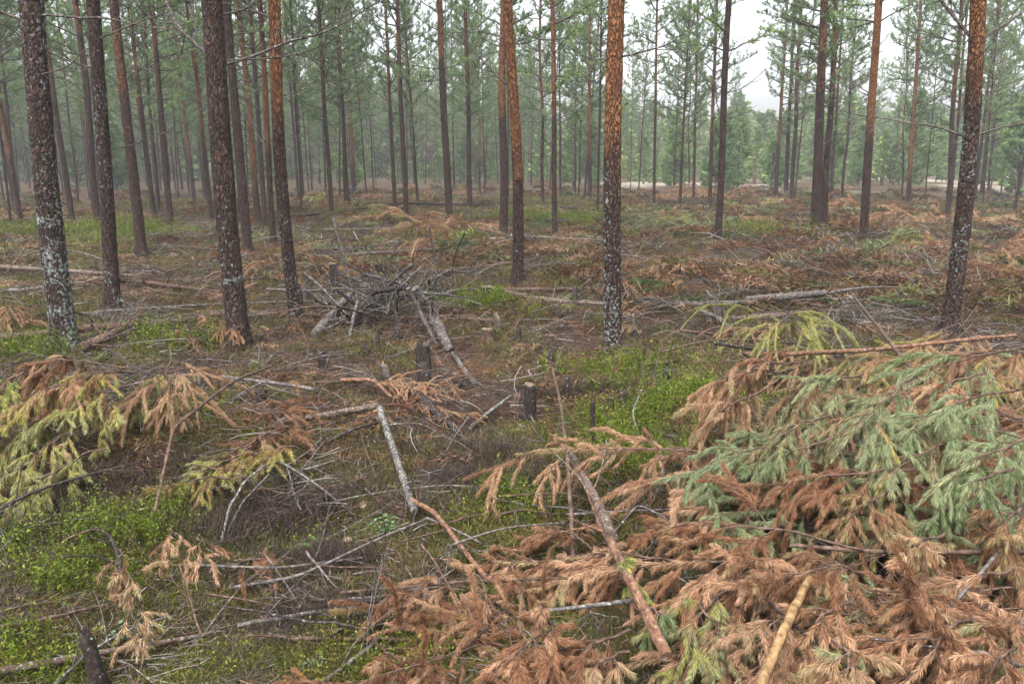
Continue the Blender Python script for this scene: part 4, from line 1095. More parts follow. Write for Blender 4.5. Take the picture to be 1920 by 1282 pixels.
hero_b = [
 # left heap
 ([(250, 690, .42), (120, 672, .45), (30, 690, .40)], 'tan', 9, .42), ([(250, 720, .38), (150, 740, .36), (40, 800, .22)], 'yellow', 9, .42),
 ([(360, 690, .35), (300, 690, .36), (240, 770, .15)], 'yellow', 8, .45), ([(230, 740, .33), (185, 770, .28), (172, 870, .02)], 'yellow', 5, .28),
 ([(60, 690, .40), (10, 720, .38), (-30, 820, .2)], 'olive', 8, .4), ([(180, 780, .28), (90, 850, .22), (-10, 930, .1)], 'yellow', 9, .42),
 ([(110, 880, .15), (40, 925, .12), (-30, 1000, .05)], 'olive', 8, .42), ([(330, 700, .38), (330, 730, .36), (335, 790, .15)], 'tan', 6, .4),
 ([(470, 835, .16), (390, 862, .16), (300, 892, .06)], 'olive', 7, .35), ([(430, 895, .12), (360, 905, .12), (280, 925, .04)], 'yellow', 6, .35),
 ([(520, 810, .12), (440, 850, .12), (350, 880, .05)], 'yellow', 6, .3), ([(200, 690, .4), (150, 700, .4), (110, 760, .2)], 'tan', 7, .4),
 ([(130, 760, .3), (60, 790, .25), (-10, 870, .12)], 'yellow', 8, .4),
 ([(120, 720, .42), (60, 740, .42), (0, 790, .3)], 'yellow', 9, .45),
 ([(200, 840, .2), (120, 870, .2), (40, 960, .06)], 'olive', 9, .42), ([(320, 660, .35), (310, 700, .36), (300, 770, .15)], 'tan', 8, .45),
 ([(260, 700, .36), (180, 700, .42), (120, 740, .3)], 'yellow', 9, .45),
 ([(560, 840, .14), (480, 850, .16), (380, 900, .06)], 'yellow', 9, .35), ([(620, 790, .12), (520, 800, .15), (430, 830, .06)], 'rust', 9, .4),
 ([(1040, 1170, .14), (1000, 1140, .2), (1010, 1230, .05)], 'tan', 4, .2), ([(1180, 1220, .14), (1120, 1240, .15), (1060, 1310, .05)], 'tan', 8, .4),
 # right heap, drooping tails on its left side
 ([(1500, 680, .55), (1400, 690, .5), (1330, 790, .22)], 'tan', 8, .42), ([(1460, 710, .52), (1360, 770, .4), (1285, 880, .1)], 'tan', 7, .38),
 ([(1560, 690, .55), (1480, 730, .5), (1420, 870, .2)], 'mixed', 8, .4), ([(1620, 700, .6), (1560, 720, .55), (1540, 860, .25)], 'mixed', 6, .35),
 ([(1430, 690, .45), (1350, 700, .42), (1310, 740, .25)], 'tan', 7, .4), ([(1560, 780, .5), (1480, 810, .45), (1400, 900, .25)], 'mixed', 6, .3),
 ([(1920, 650, .6), (1780, 680, .6), (1640, 750, .5)], 'green', 9, .42), ([(1940, 720, .6), (1800, 760, .58), (1640, 840, .45)], 'green', 9, .4),
 ([(1960, 800, .58), (1850, 850, .55), (1720, 945, .4)], 'green', 9, .34), ([(1940, 860, .5), (1830, 900, .5), (1740, 980, .35)], 'green', 7, .3),
 ([(1960, 640, .6), (1850, 650, .6), (1730, 660, .5)], 'mixed', 9, .4), ([(1720, 700, .55), (1650, 760, .55), (1560, 860, .4)], 'mixed', 9, .4),
 ([(1850, 700, .6), (1780, 720, .6), (1760, 830, .4)], 'tan', 6, .35), ([(1780, 830, .5), (1700, 850, .5), (1600, 900, .35)], 'mixed', 8, .38),
 ([(1720, 880, .45), (1580, 880, .45), (1380, 905, .3)], 'rust', 10, .35), ([(1700, 900, .4), (1640, 930, .38), (1570, 1010, .2)], 'rust', 7, .4),
 ([(1560, 820, .5), (1460, 850, .42), (1380, 895, .3)], 'green', 6, .25), ([(1520, 640, .35), (1470, 600, .3), (1440, 590, .15)], 'olive', 6, .4),
 # centre and lower right, rust sprays lying to the left
 ([(1620, 1030, .32), (1420, 985, .30), (1210, 985, .18)], 'rust', 11, .33), ([(1560, 1060, .3), (1350, 1060, .28), (1130, 1060, .14)], 'rust', 11, .33),
 ([(1300, 1060, .16), (1120, 1030, .16), (930, 1050, .06)], 'tan', 9, .3), ([(1200, 1080, .10), (1060, 1080, .10), (900, 1040, .05)], 'tan', 8, .3),
 ([(1650, 1080, .32), (1560, 1075, .34), (1380, 1110, .2)], 'rust', 10, .4), ([(1110, 1030, .15), (1060, 1000, .16), (1000, 1020, .05)], 'tan', 6, .4),
 ([(790, 1020, .05), (845, 1080, .14), (875, 1190, .03)], 'tan', 7, .3), ([(870, 1060, .08), (910, 1110, .14), (905, 1210, .03)], 'tan', 5, .25),
 ([(960, 1060, .08), (975, 1090, .14), (990, 1200, .03)], 'tan', 4, .22), ([(760, 1060, .05), (790, 1120, .12), (830, 1260, .03)], 'rust', 8, .35),
 ([(1020, 1180, .12), (960, 1210, .12), (880, 1290, .05)], 'rust', 9, .4), ([(1100, 1190, .12), (1040, 1230, .12), (980, 1320, .05)], 'rust', 9, .4),
 ([(1180, 1180, .14), (1110, 1210, .15), (1100, 1300, .05)], 'rust', 8, .4), ([(700, 1200, .06), (760, 1230, .1), (850, 1300, .03)], 'rust', 8, .35),
 ([(1290, 1110, .2), (1340, 1160, .22), (1350, 1280, .1)], 'mixed', 8, .38), ([(1380, 1090, .22), (1300, 1150, .24), (1260, 1290, .1)], 'olive', 8, .35),
 ([(1600, 1120, .3), (1540, 1160, .3), (1500, 1270, .15)], 'rust', 9, .4), ([(1700, 1060, .32), (1720, 1130, .34), (1640, 1240, .2)], 'tan', 9, .38),
 ([(1860, 1130, .35), (1760, 1200, .34), (1680, 1300, .2)], 'rust', 9, .42), ([(1900, 1060, .35), (1830, 1080, .36), (1740, 1110, .3)], 'rust', 9, .42),
 ([(1770, 1000, .4), (1720, 1010, .4), (1690, 1060, .3)], 'tan', 7, .4), ([(1930, 930, .45), (1880, 980, .42), (1850, 1060, .3)], 'rust', 8, .38),
 ([(1950, 1120, .36), (1880, 1160, .36), (1850, 1270, .22)], 'mixed', 8, .38), ([(1500, 1130, .28), (1430, 1180, .28), (1400, 1290, .14)], 'rust', 8, .38),
 ([(1930, 1200, .36), (1840, 1260, .34), (1760, 1330, .2)], 'rust', 9, .4), ([(1560, 1200, .3), (1600, 1250, .3), (1560, 1330, .2)], 'mixed', 8, .4),
 ([(1400, 945, .2), (1330, 945, .2), (1270, 970, .1)], 'tan', 7, .35), ([(1860, 590, .35), (1760, 620, .4), (1680, 640, .35)], 'mixed', 9, .35),
 ([(1210, 1130, .22), (1230, 1160, .24), (1200, 1190, .1)], 'green', 4, .3), ([(1160, 1040, .26), (1180, 1070, .27), (1200, 1100, .2)], 'olive', 4, .25),
 # small sprigs in the lower left
 ([(320, 990, 0.19), (315, 1010, 0.21), (305, 1045, 0.15)], 'tan', 5, .5), ([(260, 1075, 0.18), (245, 1090, 0.20), (225, 1130, 0.15)], 'tan', 6, .5),
 ([(250, 1120, 0.18), (235, 1150, 0.21), (250, 1200, 0.15)], 'tan', 7, .5), ([(375, 1000, 0.17), (370, 1020, 0.19), (360, 1055, 0.15)], 'tan', 5, .5),
 ([(230, 1030, 0.18), (225, 1050, 0.19), (215, 1080, 0.15)], 'tan', 5, .5), ([(420, 1060, .05), (470, 1080, .06), (520, 1130, .02)], 'tan', 6, .4),
 ([(440, 1050, .04), (475, 1060, .06), (500, 1075, .02)], 'rust', 6, .4),
 # middle ground
 ([(480, 790, .1), (520, 770, .14), (600, 740, .05)], 'rust', 9, .4), ([(760, 770, .14), (700, 770, .15), (640, 800, .04)], 'rust', 8, .4),
 ([(480, 720, .1), (540, 700, .12), (610, 690, .04)], 'rust', 8, .4), ([(440, 800, .08), (520, 800, .12), (560, 760, .04)], 'tan', 8, .4),
 ([(360, 620, .12), (410, 600, .2), (440, 640, .05)], 'rust', 8, .45), ([(500, 560, .3), (520, 490, .35), (480, 500, .2)], 'rust', 9, .5),
 ([(520, 600, .1), (560, 590, .15), (580, 630, .02)], 'rust', 8, .45), ([(430, 620, .2), (435, 610, .25), (440, 650, .05)], 'tan', 6, .5),
 ([(30, 600, .2), (20, 575, .22), (40, 610, .1)], 'rust', 7, .5),
 ([(1560, 470, .25), (1650, 462, .35), (1740, 475, .15)], 'olive', 10, .42), ([(1570, 455, .25), (1620, 450, .35), (1690, 455, .15)], 'green', 10, .4),
 ([(1200, 430, .3), (1230, 410, .45), (1280, 425, .1)], 'green', 9, .4), ([(1530, 445, .25), (1550, 440, .35), (1580, 460, .1)], 'rust', 8, .5),
 ([(770, 440, .3), (820, 410, .5), (870, 450, .05)], 'rust', 12, .5), ([(860, 470, .1), (820, 430, .5), (780, 470, .05)], 'rust', 12, .5),
 ([(780, 410, .4), (800, 400, .5), (830, 430, .2)], 'tan', 10, .5), ([(1470, 590, .4), (1490, 578, .5), (1500, 610, .3)], 'olive', 10, .5),
 ([(590, 500, .1), (620, 488, .15), (660, 500, .03)], 'olive', 9, .45),
]
for k, (pts, sch, lat, ll) in enumerate(hero_b):
    far = pts[0][1] < 560
    small = sch == 'tan' and pts[0][0] < 560 and pts[0][1] > 980
    bough_px(pts, sch, lat, ll, sag=.85 if far or small else (1.25 if pts[0][1] < 900 else .7), dens=340 if far else (1100 if small else 3300), seed=k, nw=.0045 if far else .0016, nl=.065 if far else (.024 if small else .029),
             r0=.003 if small else .0055, sub=2 if small else 5)

# shared bough shapes, copied about
def make_template(scheme, seed, L, far=False):
    g = np.random.default_rng(seed)
    P = bend((0, 0, 0), (L, 0, 0), 12, .04, .04, seed)
    return bough_mesh(P, scheme, g, 9, .42, 0.8 if not far else .4, 2800 if not far else 360, nl=.030 if not far else .065, nw=.0017 if not far else .0048, r0=.0055, sub=5 if not far else 3)
TPL = {}
for sch in ('rust', 'tan', 'green', 'mixed', 'yellow', 'olive'):
    TPL[sch] = []
    for v in range(2 if sch != 'rust' else 4):
        row = []
        for far in (False, True):
            w, nd = make_template(sch, 7000 + v * 13 + len(sch), .75 + .15 * v, far)
            row.append((w.mesh('bough_stem', [M_brown], True, colour=False), nd.mesh('bough_needles', [M_needle], False)))
        TPL[sch].append(row)

def place_bough(x, y, z, yaw, pitch, roll, s, sch, far, g):
    stem, ndl = TPL[sch][int(g.integers(len(TPL[sch])))][1 if far else 0]
    o = link('pine_bough', stem, None, (x, y, z)); o.rotation_euler = (roll, pitch, yaw); o.scale = (s, s, s)
    c = link('needles', ndl, o)
    things.append((o, '%s pine bough lying' % NAMES[sch], 'pine bough', BG, (x, y, z)))
    return o

g = np.random.default_rng(77)
def heap(cx, cyp, rx, ry, n, hz, schemes, s=(.7, 1.1), far=False, yaw0=None):
    """boughs strewn over an ellipse round a photo place; radii in metres"""
    c = at(cx, cyp)
    for k in range(n):
        a, q = g.random() * 6.283, math.sqrt(g.random())
        x, y = c[0] + math.cos(a) * q * rx, c[1] + math.sin(a) * q * ry
        z = float(H(x, y)) + .03 + hz * g.random() * (1 - q * .6)
        yaw = (g.random() * 6.283) if yaw0 is None else yaw0 + g.normal() * .6
        place_bough(x, y, z, yaw, g.normal() * .08 + .03, g.normal() * .15, s[0] + (s[1] - s[0]) * g.random(), schemes[int(g.integers(len(schemes)))], far, g)
heap(1720, 1130, .8, .42, 20, .16, ['rust', 'rust', 'tan', 'mixed', 'rust'], yaw0=3.3)
heap(1780, 900, .9, .5, 18, .35, ['rust', 'green', 'mixed', 'green', 'tan'], yaw0=3.6)
heap(2250, 1000, .9, .8, 16, .25, ['rust', 'green', 'mixed', 'rust', 'tan'], yaw0=3.6)
heap(2200, 760, 1.0, .7, 9, .3, ['green', 'mixed', 'tan'], yaw0=3.4)
heap(1740, 740, 1.0, .6, 12, .35, ['green', 'mixed', 'tan'], yaw0=3.8)
heap(1000, 1230, .35, .2, 5, .05, ['rust', 'tan', 'rust'], s=(.5, .8))
heap(60, 790, .7, .5, 9, .2, ['yellow', 'tan', 'olive', 'rust'], yaw0=3.9)
heap(520, 760, .8, .5, 7, .05, ['rust', 'rust', 'tan'], s=(.45, .7))
heap(1000, 690, 1.2, .6, 5, .02, ['rust', 'tan'], s=(.35, .6))
heap(1800, 500, 2.4, 1.8, 18, .2, ['rust', 'rust', 'tan', 'mixed'], s=(.9, 1.5), far=True)
heap(1600, 520, 1.8, .8, 8, .15, ['rust', 'rust', 'olive'], s=(.8, 1.3), far=True)
heap(1420, 430, 3.0, 2.5, 12, .25, ['rust', 'mixed', 'green', 'olive'], s=(1.0, 1.7), far=True)
heap(1850, 430, 3.0, 3.0, 14, .3, ['rust', 'rust', 'mixed', 'tan'], s=(1.0, 1.8), far=True)
heap(820, 440, 1.0, .8, 8, .35, ['rust', 'tan'], s=(.8, 1.2), far=True)
heap(520, 510, .9, .7, 5, .1, ['rust', 'rust', 'tan'], s=(.7, 1.0), far=True)
heap(420, 630, .8, .5, 5, .08, ['rust', 'tan'], s=(.5, .8))
heap(1500, 650, .8, .4, 5, .2, ['olive', 'mixed', 'tan'], s=(.6, .8))
heap(700, 500, 1.6, .9, 6, .05, ['rust', 'olive', 'tan'], s=(.4, .7), far=True)
heap(1100, 600, 1.6, .9, 7, .04, ['rust', 'tan', 'olive'], s=(.35, .6))
heap(300, 500, 1.5, .9, 7, .05, ['rust', 'tan'], s=(.5, .8), far=True)
heap(1250, 520, 1.6, .9, 7, .08, ['rust', 'rust', 'olive'], s=(.6, .9), far=True)
heap(1350, 372, 3, 2, 9, .6, ['rust', 'rust', 'tan'], s=(1.2, 1.9), far=True)
heap(780, 372, 4, 3, 9, .6, ['rust', 'mixed', 'rust'], s=(1.2, 2.0), far=True)
heap(1520, 395, 3, 2, 8, .6, ['rust', 'olive', 'mixed'], s=(1.2, 1.8), far=True)
heap(560, 395, 3, 2, 7, .4, ['rust', 'rust', 'olive'], s=(1.1, 1.7), far=True)
heap(1270, 380, 4, 3, 10, .5, ['rust', 'rust', 'mixed'], s=(1.3, 2.0), far=True)

# the countless rest of the slash, far back
def far_slash():
    g = np.random.default_rng(91); mb = MB()
    n = 2600
    az = np.radians(-38 + 76 * g.random(n)); d = np.exp(np.log(7.5) + (np.log(60) - np.log(7.5)) * g.random(n))
    x, y = d * np.sin(az), d * np.cos(az)
    keep = (fb2(x / 3.0, y / 3.0, 61) + 0.10 * (np.degrees(az) > 8) + .05 * (d > 25)) > 0.47
    azd = np.degrees(az)
    keep &= d > np.where(azd < 4, 12.5, 9.0)
    x, y, d = x[keep], y[keep], d[keep]; z = H(x, y)
    for k in range(len(x)):
        m = 100; s_ = (0.2 + .3 * g.random()) * min(1.3, .5 + d[k] / 20); yaw = g.random() * 6.283
        t = g.random(m); sd = g.normal(size=m) * .25 * (1 - t * .5)
        lx = (t - .5) * 2 * s_; ly = sd * s_ * 1.4; lz = .04 + .22 * s_ * g.random(m) * (1 - np.abs(t - .5))
        B = np.stack([x[k] + lx * math.cos(yaw) - ly * math.sin(yaw), y[k] + lx * math.sin(yaw) + ly * math.cos(yaw), z[k] + lz + .1 * g.random()], -1)
        D = np.stack([np.full(m, math.cos(yaw)), np.full(m, math.sin(yaw)), np.full(m, -.1)], -1) + g.normal(size=(m, 3)) * .55; D = norm(D)
        Ln = .07 * (.7 + .6 * g.random((m, 1))) * (1 + d[k] / 22); W = norm(np.cross(D, g.normal(size=(m, 3)))) * .0045 * (1 + d[k] / 14)
        V = np.stack([B - W * .6, B + W * .6, B + D * Ln * .6 + W, B + D * Ln, B + D * Ln * .6 - W], 1).reshape(-1, 3)
        q = g.random(); base = RUST if q < .34 else (TAN if q < .5 else (DKRUST if q < .62 else ((.15, .125, .105) if q < .74 else (PALEG if q < .84 else ((.22, .21, .06) if q < .93 else GRN)))))
        C = np.repeat(np.asarray(base)[None] * .58 * (.6 + .8 * g.random((m, 1))), 5, 0)
        mb.add(V, np.arange(m)[:, None] * 5 + np.array([[0, 1, 2, 3, 4]]), 0, C)
    tag(link('needle_slash', mb.mesh('needle_slash', [M_needle], False)), 'rusty needle slash strewn over the floor among the farther pines', 'slash', None, 'stuff')
far_slash()

FLOOR = 0.72
# ------------------------------------------------------------------ ground cover: countless small stuff
def field(n, d0, d1, seed, az=56):
    n = int(n * 1.22)
    g = np.random.default_rng(seed)
    a = np.radians(-az + 2 * az * g.random(n)); d = np.exp(np.log(d0) + (np.log(d1) - np.log(d0)) * g.random(n))
    return g, d * np.sin(a), d * np.cos(a), d

def lod(d): return np.clip((d / 3.5) ** 0.55, 0.85, 5)

def litter_twigs():
    g, x, y, d = field(46000, 1.6, 45, 201)
    keep = (green(x, y) < .75) | (g.random(len(x)) < .35)
    x, y, d = x[keep], y[keep], d[keep]; n = len(x)
    L = (.03 + .16 * g.random(n) ** 2) * lod(d); r = (.0011 + .0022 * g.random(n) ** 2) * lod(d)
    a = g.random(n) * 6.283; tl = g.normal(size=n) * .16
    D = np.stack([np.cos(a), np.sin(a), tl], -1); D = norm(D)
    B = np.stack([x, y, H(x, y) + .004 + .02 * g.random(n)], -1) - D * L[:, None] * .5
    M_ = B + D * L[:, None] * .5 + g.normal(size=(n, 3)) * L[:, None] * .06; E = B + D * L[:, None]
    A = norm(np.cross(D, [0, 0, 1.0])); Bn = np.cross(A, D)
    V = []
    for c_, rr in ((B, 1), (M_, .85), (E, .5)):
        for k in range(3):
            th = k * 2.0944
            V.append(c_ + (A * math.cos(th) + Bn * math.sin(th)) * (r * rr)[:, None])
    V = np.stack(V, 1).reshape(-1, 3)
    F = np.array([[0, 1, 4, 3], [1, 2, 5, 4], [2, 0, 3, 5], [3, 4, 7, 6], [4, 5, 8, 7], [5, 3, 6, 8]])
    F = (np.arange(n)[:, None, None] * 9 + F[None]).reshape(-1, 4)
    pal = np.array([(.17, .155, .145), (.09, .07, .06), (.13, .08, .055), (.27, .25, .235), (.04, .03, .026), (.21, .12, .075)])
    C = pal[g.integers(len(pal), size=n)] * (.8 * FLOOR + .5 * g.random((n, 1)))
    mb = MB(); mb.add(V, F, 0, np.repeat(C, 9, 0))
    tag(link('litter_twigs', mb.mesh('litter_twigs', [M_litter], True)), 'countless small fallen twigs littering the forest floor', 'twigs', None, 'stuff')

def blades(n0, d0, d1, seed, mask, per, L, wid, up, pal, name, label, cat, mat, spread=.03, lift=.0, cj=.3):
    g, x, y, d = field(n0, d0, d1, seed)
    keep = mask(x, y, g)
    x, y, d = x[keep], y[keep], d[keep]; n = len(x)
    ld = np.repeat(lod(d), per)
    X = np.repeat(x, per) + g.normal(size=n * per) * spread * ld; Y = np.repeat(y, per) + g.normal(size=n * per) * spread * ld
    m = n * per
    B = np.stack([X, Y, H(X, Y) + lift * ld * g.random(m)], -1)
    D = g.normal(size=(m, 3)); D[:, 2] = np.abs(D[:, 2]) * up[0] + up[1]; D = norm(D)
    Ln = (L * ld * (.6 + .7 * g.random(m)))[:, None]
    W = norm(np.cross(D, g.normal(size=(m, 3)))) * (wid * ld * .5)[:, None]
    V = np.stack([B - W * .5, B + W * .5, B + D * Ln * .55 + W, B + D * Ln, B + D * Ln * .55 - W], 1).reshape(-1, 3)
    pal = np.array(pal)
    base = np.repeat(pal[g.integers(len(pal), size=n)], per, 0) * (1.0 if 'moss' in name else FLOOR)
    C = np.repeat(base * (1 - cj + 2 * cj * g.random((m, 1))), 5, 0)
    mb = MB(); mb.add(V, np.arange(m)[:, None] * 5 + np.array([[0, 1, 2, 3, 4]]), 0, C)
    tag(link(name, mb.mesh(name, [mat], False)), label, cat, None, 'stuff')

def sprigs():
    """leafy dwarf shrubs: wiry stems with small leaves"""
    g, x, y, d = field(60000, 1.7, 40, 203)
    gr = green(x, y); keep = gr > .70 + .38 * g.random(len(x))
    x, y, d = x[keep], y[keep], d[keep]; n = len(x); per = 12; ld = lod(d)
    a = g.random(n) * 6.283
    S_ = norm(np.stack([np.cos(a) * .45, np.sin(a) * .45, np.full(n, 1.0)], -1)); hgt = (.06 + .13 * g.random(n)) * ld
    B0 = np.stack([x, y, H(x, y)], -1)
    u = np.tile((np.arange(per) + .6) / per, n)
    P = np.repeat(B0, per, 0) + np.repeat(S_ * hgt[:, None], per, 0) * u[:, None] + g.normal(size=(n * per, 3)) * .010 * np.repeat(ld, per)[:, None]
    m = n * per
    D = g.normal(size=(m, 3)); D[:, 2] = np.abs(D[:, 2]) * .5 + .2; D = norm(D)
    Ln = (.0125 * np.repeat(ld, per) * (.6 + .7 * g.random(m)))[:, None]; W = norm(np.cross(D, g.normal(size=(m, 3)) * [.4, .4, 1])) * Ln * .3
    V = np.stack([P, P + D * Ln * .5 + W, P + D * Ln, P + D * Ln * .5 - W], 1).reshape(-1, 3)
    pal = np.array([(.075, .115, .009), (.11, .15, .012), (.05, .075, .008), (.13, .14, .018), (.07, .075, .014)])
    zone = fb2(x / .4, y / .4, 71)
    idx = np.clip((zone * 7 - 1.3 + g.random(n)).astype(int), 0, 4)
    C = np.repeat(np.repeat(pal[idx], per, 0) * (.65 + .7 * g.random((m, 1))), 4, 0)
    mb = MB(); mb.add(V, np.arange(m)[:, None] * 4 + np.array([[0, 1, 2, 3]]), 0, C)
    # stems
    r = (.0009 * ld)[:, None]; E = B0 + S_ * hgt[:, None]; A = np.stack([np.sin(a), -np.cos(a), 0 * a], -1)
    V = np.stack([B0 - A * r, B0 + A * r, E + A * r * .5, E - A * r * .5], 1).reshape(-1, 3)
    mb.add(V, np.arange(n)[:, None] * 4 + np.array([[0, 1, 2, 3]]), 0, (.10, .08, .03))
    tag(link('bilberry_shrubs', mb.mesh('bilberry_shrubs', [M_leaf], False)), 'low green leafy dwarf shrubs covering patches of the forest floor', 'shrubs', None, 'stuff')

def brush():
    g, x, y, d = field(11000, 3.6, 42, 221)
    keep = fb2(x / 1.1, y / 1.1, 95) > .45
    x, y, d = x[keep], y[keep], d[keep]; n = len(x)
    L = (.16 + .5 * g.random(n) ** 1.5) * np.clip(d / 7, .7, 1.8); r_ = (.0022 + .004 * g.random(n) ** 2) * np.clip(d / 7, .7, 2.4)
    a = g.random(n) * 6.283
    D = norm(np.stack([np.cos(a), np.sin(a), g.normal(size=n) * .28], -1))
    C0 = np.stack([x, y, H(x, y) + .03 + .09 * g.random(n)], -1)
    off = norm(g.normal(size=(n, 3))) * (L * .12)[:, None]
    pts = [C0 - D * L[:, None] * .5, C0 - D * L[:, None] * .17 + off, C0 + D * L[:, None] * .17 + off, C0 + D * L[:, None] * .5]
    A = norm(np.cross(D, [0, 0, 1.0])); Bn = np.cross(A, D); V = []
    for c_, rr in zip(pts, (1, .85, .65, .35)):
        for k in range(3):
            th = k * 2.0944; V.append(c_ + (A * math.cos(th) + Bn * math.sin(th)) * (r_ * rr)[:, None])
    V = np.stack(V, 1).reshape(-1, 3); F = []
    for q in range(3):
        for k in range(3): F.append([q * 3 + k, q * 3 + (k + 1) % 3, q * 3 + 3 + (k + 1) % 3, q * 3 + 3 + k])
    F = (np.arange(n)[:, None, None] * 12 + np.array(F)[None]).reshape(-1, 4)
    pal = np.array([(.12, .108, .10), (.05, .04, .034), (.08, .05, .036), (.21, .195, .185), (.025, .018, .015), (.14, .08, .05)])
    C = pal[g.integers(len(pal), size=n)] * (.8 * FLOOR + .5 * g.random((n, 1)))
    mb = MB(); mb.add(V, F, 0, np.repeat(C, 12, 0))
    tag(link('brush_twigs', mb.mesh('brush_twigs', [M_litter], True)), 'tangled loose brush of bent twigs all over the felled ground', 'twigs', None, 'stuff')

def clumps():
    g, x, y, d = field(5200, 4.2, 20, 231)
    keep = (fb2(x / .9, y / .9, 97) > .53)
    x, y, d = x[keep], y[keep], d[keep]; z = H(x, y); mb = MB()
    for k in range(len(x)):
        m = 46; s_ = (.06 + .09 * g.random()) * min(1.6, .6 + d[k] / 12); yaw = g.random() * 6.283
        t = g.random(m); ly = g.normal(size=m) * .35 * s_; lx = (t - .5) * 2 * s_
        B = np.stack([x[k] + lx * math.cos(yaw) - ly * math.sin(yaw), y[k] + lx * math.sin(yaw) + ly * math.cos(yaw), z[k] + .02 + .5 * s_ * g.random(m)], -1)
        D = norm(np.array([math.cos(yaw), math.sin(yaw), -.15])[None] + g.normal(size=(m, 3)) * .5)
        Ln = .045 * (.7 + .6 * g.random((m, 1))) * min(1.8, .6 + d[k] / 12); W = norm(np.cross(D, g.normal(size=(m, 3)))) * .0013 * (.6 + d[k] / 7)
        V = np.stack([B - W * .6, B + W * .6, B + D * Ln * .6 + W, B + D * Ln, B + D * Ln * .6 - W], 1).reshape(-1, 3)
        q = g.random(); base = np.asarray(RUST if q < .25 else (TAN if q < .4 else (DKRUST if q < .65 else ((.16, .15, .04) if q < .88 else (.08, .11, .02)))))
        mb.add(V, np.arange(m)[:, None] * 5 + np.array([[0, 1, 2, 3, 4]]), 0, np.repeat(base[None] * .72 * (.6 + .8 * g.random((m, 1))), 5, 0))
    tag(link('needle_clumps', mb.mesh('needle_clumps', [M_needle], False)), 'small rusty and olive needle clumps fallen between the stumps', 'needles', None, 'stuff')

def lush():
    """fuller leafy shrubs in the bright green patches near by"""
    g = np.random.default_rng(241); X, Y = [], []
    for gx, gy, rx, ry, w in GREEN:
        dd = math.hypot(gx, gy)
        if w < .65 or dd > 26: continue
        m = int(520 * rx * ry / .2 / max(1, dd / 3.5) ** 1.6 * w); m = min(m, 1500)
        nx = 9; cx_ = gx + g.normal(size=nx) * rx * .42; cy_ = gy + g.normal(size=nx) * ry * .42; q = g.integers(nx, size=m)
        X.append(cx_[q] + g.normal(size=m) * rx * .16); Y.append(cy_[q] + g.normal(size=m) * ry * .16)
    x, y = np.concatenate(X), np.concatenate(Y); d = np.hypot(x, y); n = len(x); ld = lod(d); per = 18
    a = g.random(n) * 6.283
    S_ = norm(np.stack([np.cos(a) * .5, np.sin(a) * .5, np.full(n, 1.0)], -1)); hg = (.07 + .13 * g.random(n)) * ld ** .8
    B0 = np.stack([x, y, H(x, y)], -1); u = np.tile(((np.arange(per) + .8) / per) ** .8, n)
    P = np.repeat(B0, per, 0) + np.repeat(S_ * hg[:, None], per, 0) * u[:, None] + g.normal(size=(n * per, 3)) * .006 * np.repeat(ld, per)[:, None]
    m = n * per
    D = np.repeat(S_, per, 0) * .5 + g.normal(size=(m, 3)) * .7; D = norm(D)
    Ln = (.016 * np.repeat(ld, per) * (.6 + .7 * g.random(m)))[:, None]; W = norm(np.cross(D, g.normal(size=(m, 3)))) * Ln * .2
    V = np.stack([P, P + D * Ln * .5 + W, P + D * Ln, P + D * Ln * .5 - W], 1).reshape(-1, 3)
    pal = np.array([(.068, .110, .008), (.115, .165, .010), (.045, .070, .007), (.135, .155, .016)])
    C = np.repeat(np.repeat(pal[g.integers(4, size=n)], per, 0) * (.65 + .7 * g.random((m, 1))), 4, 0)
    mb = MB(); mb.add(V, np.arange(m)[:, None] * 4 + np.array([[0, 1, 2, 3]]), 0, C)
    r_ = (.0010 * ld)[:, None]; E = B0 + S_ * hg[:, None]; A = np.stack([np.sin(a), -np.cos(a), 0 * a], -1)
    V = np.stack([B0 - A * r_, B0 + A * r_, E + A * r_ * .5, E - A * r_ * .5], 1).reshape(-1, 3)
    mb.add(V, np.arange(n)[:, None] * 4 + np.array([[0, 1, 2, 3]]), 0, (.07, .09, .02))
    tag(link('heather_shrubs', mb.mesh('heather_shrubs', [M_leaf], False)), 'bright fresh green heather shrubs in dense low patches', 'shrubs', None, 'stuff')

DARKP = []
for px_, py_, rx_, ry_ in [(540, 970, .32, .25), (330, 900, .35, .18), (120, 940, .3, .15), (900, 910, .35, .2), (1350, 880, .2, .15), (430, 1000, .2, .15), (60, 1010, .25, .12), (900, 860, .3, .15), (600, 1050, .3, .1), (1080, 740, .3, .15), (750, 600, .6, .3), (650, 1170, .3, .1)]:
    p_ = at(px_, py_); DARKP.append((p_[0], p_[1], rx_, ry_))
def darkmask(x, y, g):
    v = 0
    for a_, b_, rx_, ry_ in DARKP: v = np.maximum(v, np.exp(-(((x - a_) / rx_) ** 2 + ((y - b_) / ry_) ** 2)))
    return v > .25 + .5 * g.random(len(x))
blades(60000, 1.8, 9, 251, darkmask, 12, .11, .0022, (.8, .5), [(.055, .038, .034), (.035, .025, .022), (.085, .062, .055), (.05, .03, .02)], 'dark_heather',
       'dark purplish-brown dead heather in low wiry mats', 'heather', M_litter, .03, .0)
litter_twigs()
brush(); clumps(); lush()
sprigs()
blades(42000, 1.6, 45, 205, lambda x, y, g: green(x, y) < .25 + .5 * g.random(len(x)), 9, .046, .0026, (.45, .05),
       [(.095, .052, .032), (.060, .037, .025), (.14, .09, .06), (.03, .021, .016), (.085, .07, .057)], 'needle_litter', 'brown dead pine needles carpeting the forest floor', 'needles', M_litter, .035, .03)
